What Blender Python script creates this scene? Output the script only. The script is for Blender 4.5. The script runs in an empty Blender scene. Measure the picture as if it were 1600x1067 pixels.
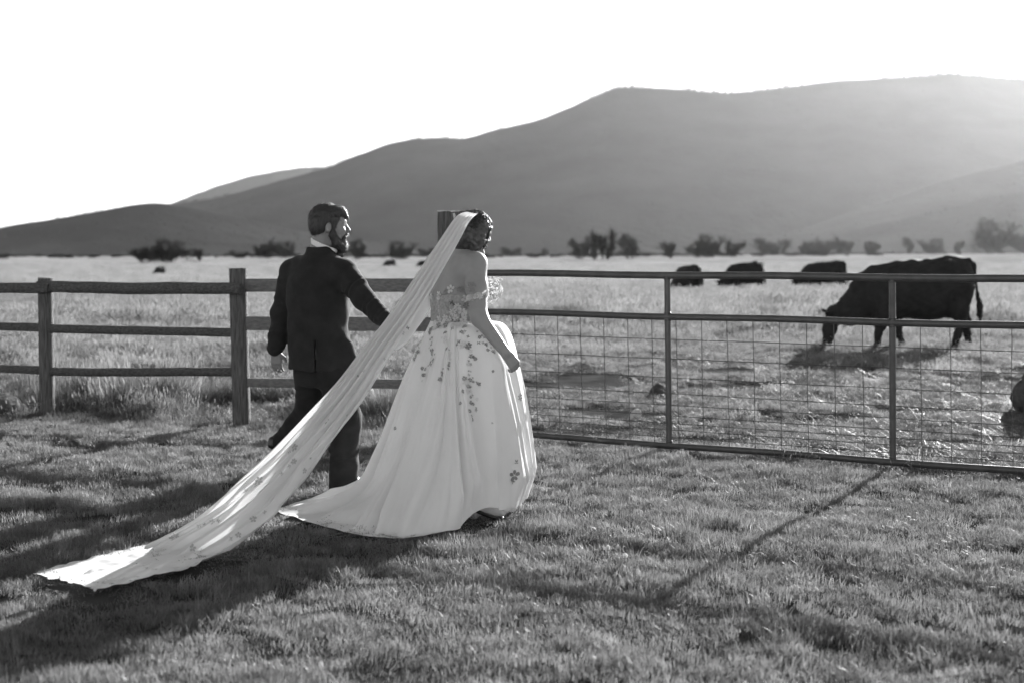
import bpy, bmesh, math, random
import numpy as np
from mathutils import Vector, Matrix
from mathutils.bvhtree import BVHTree

R = math.radians
rng = np.random.default_rng(7)
random.seed(7)
sc = bpy.context.scene
COL = sc.collection

# ------------------------------------------------------------------ camera
H, F, PITCH = 1.56, 2222.2, math.atan((533.5 - 385) / 2222.2)
cam_d = bpy.data.cameras.new('camera')
cam = bpy.data.objects.new('camera', cam_d)
COL.objects.link(cam)
cam.location = (0, 0, H)
cam.rotation_euler = (math.pi / 2 - PITCH, 0, 0)
cam_d.lens = 50
cam_d.sensor_width = 36
cam_d.clip_start = 0.1
cam_d.clip_end = 30000
cam_d.dof.use_dof = True
cam_d.dof.focus_distance = 8.6
cam_d.dof.aperture_fstop = 2.2
sc.camera = cam

# ------------------------------------------------------------------ sky, sun, exposure (a black and white photograph: all neutral greys)
SUN_AZ, SUN_EL = R(28), R(17)
world = bpy.data.worlds.new('World')
sc.world = world
world.use_nodes = True
wn, wl = world.node_tree.nodes, world.node_tree.links
wn.clear()
sky = wn.new('ShaderNodeTexSky')
sky.sky_type = 'NISHITA'
sky.sun_disc = False
sky.sun_elevation = SUN_EL
sky.sun_rotation = SUN_AZ
sky.dust_density = 0.1
bw = wn.new('ShaderNodeRGBToBW')
bg = wn.new('ShaderNodeBackground')
bg.inputs['Strength'].default_value = 0.075
wo = wn.new('ShaderNodeOutputWorld')
wl.new(sky.outputs[0], bw.inputs[0])
# thin streaks of cirrus
tc = wn.new('ShaderNodeTexCoord')
mp = wn.new('ShaderNodeMapping')
mp.inputs['Scale'].default_value = (3.0, 3.0, 26.0)
ns = wn.new('ShaderNodeTexNoise')
ns.inputs['Scale'].default_value = 2.2
ns.inputs['Detail'].default_value = 6
rp = wn.new('ShaderNodeMapRange')
rp.inputs['From Min'].default_value = 0.52
rp.inputs['From Max'].default_value = 0.75
rp.inputs['To Min'].default_value = 0.95
rp.inputs['To Max'].default_value = 1.12
mu = wn.new('ShaderNodeMath')
mu.operation = 'MULTIPLY'
wl.new(tc.outputs['Generated'], mp.inputs['Vector'])
wl.new(mp.outputs[0], ns.inputs['Vector'])
wl.new(ns.outputs['Fac'], rp.inputs['Value'])
wl.new(bw.outputs[0], mu.inputs[0])
wl.new(rp.outputs[0], mu.inputs[1])
wl.new(mu.outputs[0], bg.inputs['Color'])
wl.new(bg.outputs[0], wo.inputs['Surface'])

sun_d = bpy.data.lights.new('sun', 'SUN')
sun = bpy.data.objects.new('sun', sun_d)
COL.objects.link(sun)
sun_d.energy = 5.0
sun_d.angle = R(0.6)
sun_d.color = (1, 1, 1)
SUNV = Vector((math.sin(SUN_AZ) * math.cos(SUN_EL), math.cos(SUN_AZ) * math.cos(SUN_EL), math.sin(SUN_EL)))
sun.rotation_euler = (-SUNV).to_track_quat('-Z', 'Y').to_euler()
sun.location = SUNV * 50

sc.view_settings.view_transform = 'Standard'
sc.view_settings.look = 'None'
sc.view_settings.gamma = 1
sc.view_settings.use_curve_mapping = False
sc.view_settings.exposure = 1.7
cy = sc.cycles
cy.use_denoising = True
cy.use_adaptive_sampling = True
cy.adaptive_threshold = 0.03
cy.max_bounces = 7
cy.diffuse_bounces = 3
cy.glossy_bounces = 2
cy.transmission_bounces = 4
cy.transparent_max_bounces = 8
cy.volume_bounces = 1
cy.caustics_reflective = False
cy.caustics_refractive = False
cy.sample_clamp_indirect = 6

# ------------------------------------------------------------------ geometry helpers
CP, SP = math.cos(PITCH), math.sin(PITCH)


def P(px, py, y):
    """the point seen at photograph pixel (px, py) whose distance is y metres"""
    u, v = (px - 800) / F, (533.5 - py) / F
    dy, dz = CP + v * SP, -SP + v * CP
    return Vector((u * y / dy, y, H + dz * y / dy))


def tz(x, y):
    """terrain height"""
    x = np.asarray(x, float); y = np.asarray(y, float)
    d = np.maximum(y, 0)
    z = np.interp(d, [0, 25, 40, 60, 100, 150, 300, 450, 600, 1000, 2000, 3000, 9500], [0, 0, -.14, -.45, -1.05, -1.65, -2.3, -3.2, -4.2, -6.2, -13, -22, -52])
    z = z + .006 * np.clip(x, 0, 1500) * np.clip((d - 100) / 400, 0, 1)
    near = np.clip((26 - d) / 6, 0, 1)
    b = (.010 * np.sin(x * 2.3 + 1.3 * np.sin(y * .9)) * np.sin(y * 3.1 + .8 * np.sin(x * 1.7))
         + .009 * np.sin(x * 4.9 + y * 2.2 + 1.0) * np.sin(y * 5.3 - x * 1.4)
         + .009 * np.sin(y * 1.9 + .35 * x + .5))
    far = .05 * np.sin(x * .31 + 2) * np.sin(y * .27) * np.clip((d - 14) / 10, 0, 1)
    return z + near * b + far


def G(px, py):
    y = H * F / (py - 385)
    for _ in range(6):
        p = P(px, py, y)
        y = y * (H - float(tz(p.x, y))) / (H - p.z)
    return P(px, py, y)


def setm(me, verts, faces, smooth=True):
    verts = np.asarray(verts, np.float32)
    if isinstance(faces, np.ndarray):
        n, k = faces.shape
        me.vertices.add(len(verts))
        me.vertices.foreach_set('co', verts.ravel())
        me.loops.add(n * k)
        me.loops.foreach_set('vertex_index', faces.astype(np.int32).ravel())
        me.polygons.add(n)
        me.polygons.foreach_set('loop_start', np.arange(0, n * k, k, dtype=np.int32))
        me.update(calc_edges=True)
        me.validate()
    else:
        me.from_pydata([tuple(map(float, v)) for v in verts], [], faces)
    if smooth:
        me.polygons.foreach_set('use_smooth', np.ones(len(me.polygons), bool))
    me.update()
    return me


def mesh(name, verts, faces, smooth=True):
    return setm(bpy.data.meshes.new(name), verts, faces, smooth)


def obj(name, me, mat=None, parent=None, label=None, cat=None, group=None, kind=None):
    o = bpy.data.objects.new(name, me)
    COL.objects.link(o)
    if mat is not None and me is not None and len(me.materials) == 0:
        me.materials.append(mat)
    if parent is not None:
        o.parent = parent
    for k, v in (('label', label), ('category', cat), ('group', group), ('kind', kind)):
        if v:
            o[k] = v
    return o


class MB:
    """collects shapes into one mesh"""
    def __init__(s):
        s.v, s.f = [], []

    def add(s, v, f):
        n = len(s.v)
        s.v.extend([tuple(map(float, p)) for p in v])
        s.f.extend([tuple(i + n for i in q) for q in f])

    def tube(s, pts, rad, sides=8, cap=True):
        pts = [Vector(p) for p in pts]
        n = len(pts)
        rad = [rad] * n if np.isscalar(rad) else rad
        t0 = (pts[1] - pts[0]).normalized()
        ref = Vector((0, 0, 1)) if abs(t0.z) < .9 else Vector((1, 0, 0))
        a = t0.cross(ref).normalized()
        V = []
        for i, p in enumerate(pts):
            t = (pts[min(i + 1, n - 1)] - pts[max(i - 1, 0)]).normalized()
            a = (a - t * a.dot(t)).normalized()
            b = t.cross(a)
            for k in range(sides):
                w = 2 * math.pi * k / sides
                V.append(p + (a * math.cos(w) + b * math.sin(w)) * rad[i])
        Fc = []
        for i in range(n - 1):
            for k in range(sides):
                k2 = (k + 1) % sides
                Fc.append((i * sides + k, i * sides + k2, (i + 1) * sides + k2, (i + 1) * sides + k))
        if cap:
            Fc.append(tuple(range(sides))[::-1])
            Fc.append(tuple((n - 1) * sides + k for k in range(sides)))
        s.add(V, Fc)

    def mesh(s, name, smooth=True):
        return mesh(name, s.v, s.f, smooth)


# ------------------------------------------------------------------ signed distance sculpting
class Sculpt:
    def __init__(s, lo, hi, h):
        s.lo, s.h = np.array(lo, float), h
        s.n = np.ceil((np.array(hi, float) - s.lo) / h).astype(int) + 1
        s.D = np.full(s.n, .3, np.float32)

    def _sub(s, lo, hi):
        a = np.clip(np.floor((np.array(lo) - s.lo) / s.h).astype(int), 0, s.n)
        b = np.clip(np.ceil((np.array(hi) - s.lo) / s.h).astype(int) + 1, 0, s.n)
        sl = tuple(slice(i, j) for i, j in zip(a, b))
        ax = [s.lo[i] + s.h * np.arange(a[i], b[i], dtype=np.float32) for i in range(3)]
        return sl, np.meshgrid(*ax, indexing='ij', sparse=True)

    def put(s, fn, lo, hi, k=.02, op='add'):
        m = k + .03
        sl, (X, Y, Z) = s._sub(np.array(lo) - m, np.array(hi) + m)
        a = s.D[sl]
        if a.size == 0:
            return
        b = fn(X, Y, Z).astype(np.float32)
        if op == 'add':
            h = np.clip(.5 + .5 * (a - b) / k, 0, 1)
            s.D[sl] = a * (1 - h) + b * h - k * h * (1 - h)
        elif op == 'cut':
            h = np.clip(.5 - .5 * (a + b) / k, 0, 1)
            s.D[sl] = a * (1 - h) - b * h + k * h * (1 - h)

    def cone(s, a, b, ra, rb, k=.02, wr=None, flat=None):
        a, b = np.array(a, float), np.array(b, float)
        L = b - a
        LL = max(L.dot(L), 1e-9)
        ln = math.sqrt(LL)
        def fn(X, Y, Z):
            x, y, z = X - a[0], Y - a[1], Z - a[2]
            t = np.clip((x * L[0] + y * L[1] + z * L[2]) / LL, 0, 1)
            qx, qy, qz = x - t * L[0], y - t * L[1], z - t * L[2]
            if flat is not None:
                ax, sc_ = flat
                dd = qx * ax[0] + qy * ax[1] + qz * ax[2]
                qx = qx + dd * ax[0] * (sc_ - 1); qy = qy + dd * ax[1] * (sc_ - 1); qz = qz + dd * ax[2] * (sc_ - 1)
            r = ra + (rb - ra) * t
            if wr:
                am, fr, ph = wr
                w_ = np.sin(t * fr * .35 + 2 * ph + 17 * qy)
                r = r + am * (.35 + .65 * w_) * np.sin(t * fr + 2.5 * w_ + ph + 34 * qx + 23 * qz - 18 * qy) * np.maximum(np.sin(t * math.pi), 0) ** .5
            return np.sqrt(qx * qx + qy * qy + qz * qz) - r
        r = max(ra, rb)
        s.put(fn, np.minimum(a, b) - r, np.maximum(a, b) + r, k)

    def chain(s, pts, rad, k=.02, **kw):
        for i in range(len(pts) - 1):
            s.cone(pts[i], pts[i + 1], rad[i], rad[i + 1], k, **kw)

    def ell(s, c, r, k=.02, rot=None, op='add'):
        c, r = np.array(c, float), np.array(r, float)
        M = np.eye(3) if rot is None else np.array(rot, float)   # rows: local axes
        def fn(X, Y, Z):
            x, y, z = X - c[0], Y - c[1], Z - c[2]
            q = [M[i, 0] * x + M[i, 1] * y + M[i, 2] * z for i in range(3)]
            k0 = np.sqrt(sum((q[i] / r[i]) ** 2 for i in range(3)))
            k1 = np.sqrt(sum((q[i] / r[i] ** 2) ** 2 for i in range(3))) + 1e-6
            return k0 * (k0 - 1) / k1
        s.put(fn, c - r.max(), c + r.max(), k, op)

    def loft(s, rows, ax, k=.03, p=2.4):
        """rows (z, cx, cy, ra, rb): elliptic sections, ra along the horizontal unit axis ax, rb across it"""
        rows = sorted(rows)
        zz = np.array([q[0] for q in rows])
        cx, cyy, ra, rb = [np.array([q[i] for q in rows]) for i in (1, 2, 3, 4)]
        def fn(X, Y, Z):
            z = np.clip(Z, zz[0], zz[-1])
            ix, iy, ia, ib = [np.interp(z, zz, q) for q in (cx, cyy, ra, rb)]
            x, y = X - ix, Y - iy
            a = np.abs(x * ax[0] + y * ax[1]) / ia
            b = np.abs(-x * ax[1] + y * ax[0]) / ib
            d = ((a ** p + b ** p) ** (1 / p) - 1) * np.minimum(ia, ib)
            e = np.maximum(np.maximum(zz[0] - Z, Z - zz[-1]), -1)
            return np.maximum(d, e)
        m = max(ra.max(), rb.max()) * 1.1
        s.put(fn, (cx.min() - m, cyy.min() - m, zz[0]), (cx.max() + m, cyy.max() + m, zz[-1]), k)

    def build(s, disp=None):
        D, n = s.D, s.n
        ins = D < 0
        c = np.zeros(n - 1, np.uint8)
        for i in (0, 1):
            for j in (0, 1):
                for k in (0, 1):
                    c += ins[i:n[0] - 1 + i, j:n[1] - 1 + j, k:n[2] - 1 + k]
        act = (c > 0) & (c < 8)
        idx = np.full(n - 1, -1, np.int64)
        ijk = np.argwhere(act)
        idx[act] = np.arange(len(ijk))
        acc = np.zeros((len(ijk), 3)); cnt = np.zeros(len(ijk))
        cor = [np.array((i, j, k)) for i in (0, 1) for j in (0, 1) for k in (0, 1)]
        for a in cor:
            for b in cor:
                if (b - a).sum() == 1 and (b >= a).all():
                    da = D[tuple((ijk + a).T)]; db = D[tuple((ijk + b).T)]
                    x = (da < 0) != (db < 0)
                    t = np.where(x, da / np.where(x, da - db, 1), 0)
                    acc += (a + t[:, None] * (b - a)) * x[:, None]
                    cnt += x
        v = (ijk + acc / cnt[:, None]) * s.h + s.lo
        Fs = []
        for ax in range(3):
            u, w = (ax + 1) % 3, (ax + 2) % 3
            sl0 = [slice(1, -1)] * 3; sl1 = [slice(1, -1)] * 3
            sl0[ax] = slice(0, -1); sl1[ax] = slice(1, None)
            a, b = ins[tuple(sl0)], ins[tuple(sl1)]
            e = np.argwhere(a != b)
            sg = a[tuple(e.T)]
            off = np.ones(3, int); off[ax] = 0
            e = e + off
            du, dw = np.zeros(3, int), np.zeros(3, int)
            du[u] = 1; dw[w] = 1
            q = np.stack([idx[tuple((e - du - dw).T)], idx[tuple((e - dw).T)], idx[tuple(e.T)], idx[tuple((e - du).T)]], 1)
            q[~sg] = q[~sg][:, ::-1]
            Fs.append(q)
        Fs = np.concatenate(Fs)
        Fs = Fs[(Fs >= 0).all(1)]
        if disp is not None:
            nn = np.zeros_like(v)
            fn_ = np.cross(v[Fs[:, 2]] - v[Fs[:, 0]], v[Fs[:, 3]] - v[Fs[:, 1]])
            for k in range(4):
                np.add.at(nn, Fs[:, k], fn_)
            nn /= np.linalg.norm(nn, axis=1)[:, None] + 1e-12
            v = v + nn * disp(v)[:, None]
        return v, Fs


def curve_pts(pts, n):
    """smooth Catmull-Rom resampling of a polyline of any dimension"""
    p = np.array(pts, float)
    L = np.r_[0, np.cumsum(np.linalg.norm(np.diff(p, axis=0), axis=1))]
    e = np.vstack([2 * p[0] - p[1], p, 2 * p[-1] - p[-2]])
    t = np.linspace(0, L[-1], n)
    i = np.clip(np.searchsorted(L, t, side='right') - 1, 0, len(p) - 2)
    u = ((t - L[i]) / (L[i + 1] - L[i]))[:, None]
    a, b, c, d = e[i], e[i + 1], e[i + 2], e[i + 3]
    return .5 * (2 * b + (c - a) * u + (2 * a - 5 * b + 4 * c - d) * u ** 2 + (3 * b - a - 3 * c + d) * u ** 3)


_tab = rng.random((256, 256))


def vnoise(x, y):
    x = np.asarray(x, float); y = np.asarray(y, float)
    i, j = np.floor(x).astype(int), np.floor(y).astype(int)
    u, v = x - i, y - j
    u, v = u * u * (3 - 2 * u), v * v * (3 - 2 * v)
    g = lambda a, b: _tab[a % 256, b % 256]
    return (g(i, j) * (1 - u) + g(i + 1, j) * u) * (1 - v) + (g(i, j + 1) * (1 - u) + g(i + 1, j + 1) * u) * v


def fbm(x, y, o=4):
    s, a = 0, .5
    for k in range(o):
        s = s + a * vnoise(x * 2 ** k + 17 * k, y * 2 ** k + 5 * k)
        a /= 2
    return s


# ------------------------------------------------------------------ materials
def mat(name, lo, hi=None, scale=8, stretch=(1, 1, 1), rough=.8, bump=0, bscale=None, trans=0, alpha=0, spec=.3, rnd=0, detail=5, sheen=0):
    """neutral grey procedural material: noise between lo and hi, optional bump, translucency, see-through weave"""
    m = bpy.data.materials.new(name)
    m.use_nodes = True
    N, L = m.node_tree.nodes, m.node_tree.links
    N.clear()
    out = N.new('ShaderNodeOutputMaterial')
    tc = N.new('ShaderNodeTexCoord')
    mp = N.new('ShaderNodeMapping')
    mp.inputs['Scale'].default_value = stretch
    L.new(tc.outputs['Object'], mp.inputs['Vector'])
    no = N.new('ShaderNodeTexNoise')
    no.inputs['Scale'].default_value = scale
    no.inputs['Detail'].default_value = detail
    L.new(mp.outputs[0], no.inputs['Vector'])
    mr = N.new('ShaderNodeMapRange')
    mr.inputs['From Min'].default_value = .3
    mr.inputs['From Max'].default_value = .7
    mr.inputs['To Min'].default_value = lo
    mr.inputs['To Max'].default_value = lo if hi is None else hi
    L.new(no.outputs['Fac'], mr.inputs['Value'])
    col = mr.outputs[0]
    if rnd:
        oi = N.new('ShaderNodeObjectInfo')
        m2 = N.new('ShaderNodeMapRange')
        m2.inputs['To Min'].default_value = 1 - rnd
        m2.inputs['To Max'].default_value = 1 + rnd
        L.new(oi.outputs['Random'], m2.inputs['Value'])
        mm = N.new('ShaderNodeMath'); mm.operation = 'MULTIPLY'
        L.new(col, mm.inputs[0]); L.new(m2.outputs[0], mm.inputs[1])
        col = mm.outputs[0]
    b = N.new('ShaderNodeBsdfPrincipled')
    b.inputs['Roughness'].default_value = rough
    b.inputs['Specular IOR Level'].default_value = spec
    if sheen:
        b.inputs['Sheen Weight'].default_value = sheen
        b.inputs['Sheen Roughness'].default_value = .5
    L.new(col, b.inputs['Base Color'])
    nrm = None
    if bump:
        n2 = N.new('ShaderNodeTexNoise')
        n2.inputs['Scale'].default_value = bscale or scale * 2
        n2.inputs['Detail'].default_value = 6
        L.new(mp.outputs[0], n2.inputs['Vector'])
        bp = N.new('ShaderNodeBump')
        bp.inputs['Strength'].default_value = 1
        bp.inputs['Distance'].default_value = bump
        L.new(n2.outputs['Fac'], bp.inputs['Height'])
        nrm = bp.outputs[0]
        L.new(nrm, b.inputs['Normal'])
    s = b.outputs[0]
    if trans:
        t = N.new('ShaderNodeBsdfTranslucent')
        L.new(col, t.inputs['Color'])
        if nrm:
            L.new(nrm, t.inputs['Normal'])
        mx = N.new('ShaderNodeMixShader')
        mx.inputs[0].default_value = trans
        L.new(s, mx.inputs[1]); L.new(t.outputs[0], mx.inputs[2])
        s = mx.outputs[0]
    if alpha:
        t = N.new('ShaderNodeBsdfTransparent')
        mx = N.new('ShaderNodeMixShader')
        mx.inputs[0].default_value = alpha
        L.new(s, mx.inputs[1]); L.new(t.outputs[0], mx.inputs[2])
        s = mx.outputs[0]
    L.new(s, out.inputs['Surface'])
    return m


M = dict(
    ground=mat('earth_and_thatch', .05, .10, 3, rough=1, bump=.02, bscale=30, spec=0),
    lawn=mat('lawn_blade', .11, .27, 6, rough=.5, trans=.45, rnd=.3, spec=.35),
    green=mat('pasture_blade', .08, .17, 3, rough=.5, trans=.45, rnd=.3, spec=.3),
    dry=mat('dry_grass_blade', .17, .34, 3, rough=.6, trans=.45, rnd=.25, spec=.3),
    forest=mat('forested_slope', .022, .038, .004, rough=1, spec=0, bump=6, bscale=.03, detail=9),
    conifer=mat('conifer', .025, .05, .02, rough=1, spec=0),
    log=mat('weathered_log', .045, .125, 5, (1.2, 18, 18), rough=.85, bump=.012, bscale=9),
    post=mat('weathered_post', .05, .16, 5, (18, 18, 1.4), rough=.85, bump=.012, bscale=9),
    old=mat('cracked_timber', .035, .17, 6, (14, 14, .9), rough=.9, bump=.03, bscale=7),
    plank=mat('sawn_plank', .10, .18, 4, (1.0, 20, 20), rough=.8, bump=.004, bscale=9),
    steel=mat('painted_gate_steel', .045, .075, 12, rough=.42, spec=.5, bump=.0008, bscale=60),
    wire=mat('dull_wire', .05, .09, 40, rough=.5, spec=.5),
    bark=mat('bark', .045, .08, 2, rough=.95, spec=0),
    twig=mat('bare_twigs', .035, .07, 1, rough=.95, spec=0, rnd=.25),
    cow=mat('black_hide', .018, .03, 8, rough=.8, spec=.2, bump=.004, bscale=60),
    rock=mat('grey_rock', .05, .11, 9, rough=.95, bump=.02, bscale=14, spec=.1),
    pale=mat('pale_rock', .4, .6, 9, rough=.9, bump=.01, bscale=20, spec=.1),
    suit=mat('dark_suit_cloth', .018, .028, 14, rough=.9, spec=.12, bump=.0006, bscale=420, sheen=.06),
    trouser=mat('dark_trouser_cloth', .016, .024, 14, rough=.9, spec=.12, bump=.0006, bscale=420, sheen=.05),
    shirt=mat('white_shirt', .78, .82, 20, rough=.8, trans=.1),
    black=mat('black_leather', .012, .02, 20, rough=.35, spec=.5),
    skin=mat('skin', .27, .31, 12, rough=.5, spec=.4),
    skin2=mat('skin_tan', .19, .23, 12, rough=.5, spec=.4),
    hair=mat('dark_hair', .025, .045, 30, (6, 6, 1), rough=.5, spec=.5, bump=.004, bscale=60),
    hair2=mat('brown_hair', .03, .10, 45, rough=.42, spec=.5, rnd=.3, trans=.15),
    tulle=mat('ivory_tulle', .86, .91, 5, rough=.8, trans=.22, spec=.1, bump=.0006, bscale=300),
    lace=mat('ivory_lace', .36, .6, 70, rough=.8, trans=.3, spec=.1, bump=.003, bscale=90),
    veil=mat('sheer_veil', .87, .92, 6, rough=.8, trans=.2, alpha=.07, spec=.1),
    petal=mat('applique_petal', .72, .8, 40, rough=.8, trans=.3, spec=.1),
    greypetal=mat('applique_grey', .26, .34, 40, rough=.8, trans=.2, spec=.1),
    leafdark=mat('applique_leaf', .07, .12, 40, rough=.8, trans=.1, spec=.1),
    puff=mat('dandelion_down', .8, .85, 40, rough=.9, trans=.4, spec=0),
    stem=mat('green_stem', .16, .2, 40, rough=.7, trans=.2),
)

# ------------------------------------------------------------------ ground
ys = np.r_[np.arange(-8, 26, .16), np.geomspace(26, 9400, 150)]
sx = np.linspace(-1, 1, 181)
sx = np.sign(sx) * np.abs(sx) ** 1.25
Yg, Sg = np.meshgrid(ys, sx, indexing='ij')
Xg = Sg * (11 + np.maximum(Yg, 0) * .95)
Zg = tz(Xg, Yg)
nr, nc = Xg.shape


def grid_faces(nr, nc, wrap=False):
    i, j = np.meshgrid(np.arange(nr - 1), np.arange(nc if wrap else nc - 1), indexing='ij')
    j2 = (j + 1) % nc
    return np.stack([i * nc + j, i * nc + j2, (i + 1) * nc + j2, (i + 1) * nc + j], -1).reshape(-1, 4)


# the soil shows dark under the mown lawn, pale straw in the far pasture: one sheet
gm = bpy.data.materials.new('ground_soil_and_straw')
gm.use_nodes = True
N, L = gm.node_tree.nodes, gm.node_tree.links
b = N['Principled BSDF']
b.inputs['Roughness'].default_value = 1
b.inputs['Specular IOR Level'].default_value = 0
geo = N.new('ShaderNodeNewGeometry')
sep = N.new('ShaderNodeSeparateXYZ')
L.new(geo.outputs['Position'], sep.inputs[0])
mr = N.new('ShaderNodeMapRange')
mr.inputs['From Min'].default_value = 22
mr.inputs['From Max'].default_value = 120
L.new(sep.outputs['Y'], mr.inputs['Value'])
n1 = N.new('ShaderNodeTexNoise'); n1.inputs['Scale'].default_value = 2.5; n1.inputs['Detail'].default_value = 8
L.new(geo.outputs['Position'], n1.inputs['Vector'])
a1 = N.new('ShaderNodeMapRange'); a1.inputs['From Min'].default_value = .3; a1.inputs['From Max'].default_value = .7
a1.inputs['To Min'].default_value = .03; a1.inputs['To Max'].default_value = .075
L.new(n1.outputs['Fac'], a1.inputs['Value'])
mp = N.new('ShaderNodeMapping'); mp.inputs['Scale'].default_value = (.012, .02, 1)
L.new(geo.outputs['Position'], mp.inputs['Vector'])
n2 = N.new('ShaderNodeTexNoise'); n2.inputs['Scale'].default_value = 3; n2.inputs['Detail'].default_value = 8
L.new(mp.outputs[0], n2.inputs['Vector'])
a2 = N.new('ShaderNodeMapRange'); a2.inputs['From Min'].default_value = .35; a2.inputs['From Max'].default_value = .65
a2.inputs['To Min'].default_value = .13; a2.inputs['To Max'].default_value = .34
L.new(n2.outputs['Fac'], a2.inputs['Value'])
mx = N.new('ShaderNodeMix')
L.new(mr.outputs[0], mx.inputs['Factor']); L.new(a1.outputs[0], mx.inputs['A']); L.new(a2.outputs[0], mx.inputs['B'])
L.new(mx.outputs['Result'], b.inputs['Base Color'])
gv = np.stack([Xg, Yg, Zg], -1).reshape(-1, 3)
obj('ground', mesh('ground', gv, grid_faces(nr, nc)), gm, label='mown lawn running into a wide pale pasture', kind='structure')

# ------------------------------------------------------------------ mountains (ridge lines with slopes of their own)
TREES = []          # points where conifers stand


def ridge(name, label, pts, d_ridge, d_base, seed, gul=.05, cols=260, rows=46, trees=0, ridge_trees=0, base_z=-22, back=1.25, power=1.25):
    px = np.array([q[0] for q in pts], float)
    py = np.array([q[1] for q in pts], float)
    xs = np.linspace(px[0], px[-1], cols)
    yy = np.interp(xs, px, py)
    k = np.hanning(7); k /= k.sum()
    yy = np.convolve(np.pad(yy, 3, 'edge'), k, 'valid')
    t = np.r_[np.linspace(0, 1, rows), np.linspace(1.05, back, 6)]
    u = (xs - 800) / F
    V = np.zeros((len(t), cols, 3))
    zr = H + (385 - yy) / F * d_ridge
    for i, tt in enumerate(t):
        d = d_base + (d_ridge - d_base) * tt
        d = d * np.ones(cols)
        prof = tt ** power if tt <= 1 else 1 - (tt - 1) * 1.6
        z = base_z + (zr - base_z) * prof
        X = u * d
        w = np.clip(tt * 3, 0, 1) * np.clip((1 - tt) * 5, 0, 1)
        gl = fbm(X / 420 + seed, d / 900 + seed, 5) - .5
        z = z + gl * gul * 4 * (zr - base_z) * w
        z = z + (fbm(X / 90 + seed, d / 60, 3) - .45) * 10 * (tt > .02)
        V[i] = np.stack([X, d, z], -1)
    o = obj(name, mesh(name, V.reshape(-1, 3), grid_faces(len(t), cols)), M['forest'], label=label, kind='structure')
    for _ in range(trees):
        i = rng.random() ** .8 * (rows - 2); j = rng.random() * (cols - 2)
        a = V[int(i), int(j)] * (1 - i % 1) + V[int(i) + 1, int(j)] * (i % 1)
        b2 = V[int(i), int(j) + 1]
        p = a + (b2 - V[int(i), int(j)]) * (j % 1)
        TREES.append((*p, rng.uniform(9, 17)))
    for _ in range(ridge_trees):
        j = rng.random() * (cols - 2)
        if fbm(j * 40 / cols + seed, seed, 2) < .40:
            continue
        p = V[rows - 1, int(j)] * (1 - j % 1) + V[rows - 1, int(j) + 1] * (j % 1)
        TREES.append((p[0], p[1] - rng.uniform(0, 60), p[2] - 3, rng.uniform(7, 18) * d_ridge / 6200))
    return o


ridge('mountain', 'long forested mountain filling the right of the skyline',
      [(-1500, 380), (-700, 378), (-300, 376), (0, 372), (120, 350), (220, 330), (285, 318), (340, 311), (430, 286), (515, 263), (560, 243), (610, 226), (650, 217), (690, 217), (725, 219),
       (780, 203), (850, 187), (900, 165), (960, 140), (1000, 140), (1060, 143), (1140, 149), (1200, 142), (1300, 130), (1400, 124), (1480, 118), (1560, 125), (1600, 128),
       (1750, 150), (1900, 175), (2300, 230), (3000, 300)], 6200, 4300, 3.1, gul=.025, power=1.05, base_z=-46, trees=500, ridge_trees=3600, cols=800)
ridge('foothill', 'low dark forested foothill at the left of the pasture',
      [(-1600, 372), (-900, 366), (-400, 362), (-60, 358), (0, 356), (60, 346), (120, 337), (200, 322), (250, 317), (300, 324), (380, 342), (450, 358), (540, 374), (640, 384), (700, 388)], 4300, 3650, 8.3, base_z=-38,
      trees=900, ridge_trees=900, gul=.03)
ridge('far_hill', 'pale far hill between foothill and mountain',
      [(100, 372), (230, 335), (290, 311), (340, 292), (390, 277), (430, 269), (470, 263), (500, 262), (530, 266), (600, 290), (700, 330)], 12500, 10500, 5.7, gul=.03, ridge_trees=60)
ridge('mountain_spur', 'hazy mountain spur descending from the right edge',
      [(1090, 391), (1170, 382), (1240, 362), (1300, 342), (1380, 316), (1450, 291), (1520, 271), (1600, 251), (1750, 215), (1900, 190), (2300, 160), (2900, 200)], 4400, 3500, 11.2, base_z=-36, gul=.02, trees=200, ridge_trees=400)
ridge('mountain_spur', 'lower mountain spur rising behind the big shrub at right',
      [(1150, 391), (1250, 381), (1330, 362), (1420, 338), (1500, 320), (1600, 300), (1750, 270), (2000, 230), (2600, 200)], 3500, 3000, 15.2, base_z=-32, gul=.02, trees=200, ridge_trees=300)

# conifers on the slopes: too far to count, one mass of small spires
cone_v, cone_f = [], []
for (x, y, z, h) in TREES:
    n0 = len(cone_v)
    r = h * rng.uniform(.11, .19)
    a0 = rng.random() * 6
    for kk in range(5):
        a = a0 + kk * 2 * math.pi / 5
        cone_v.append((x + r * math.cos(a), y + r * math.sin(a), z - 1))
    cone_v.append((x, y, z + h))
    for kk in range(5):
        cone_f.append((n0 + kk, n0 + (kk + 1) % 5, n0 + 5))
obj('conifer_forest', mesh('conifer_forest', cone_v, np.array(cone_f), False), M['conifer'], label='distant conifer forest standing along the mountain slopes', cat='forest', kind='stuff')


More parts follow.
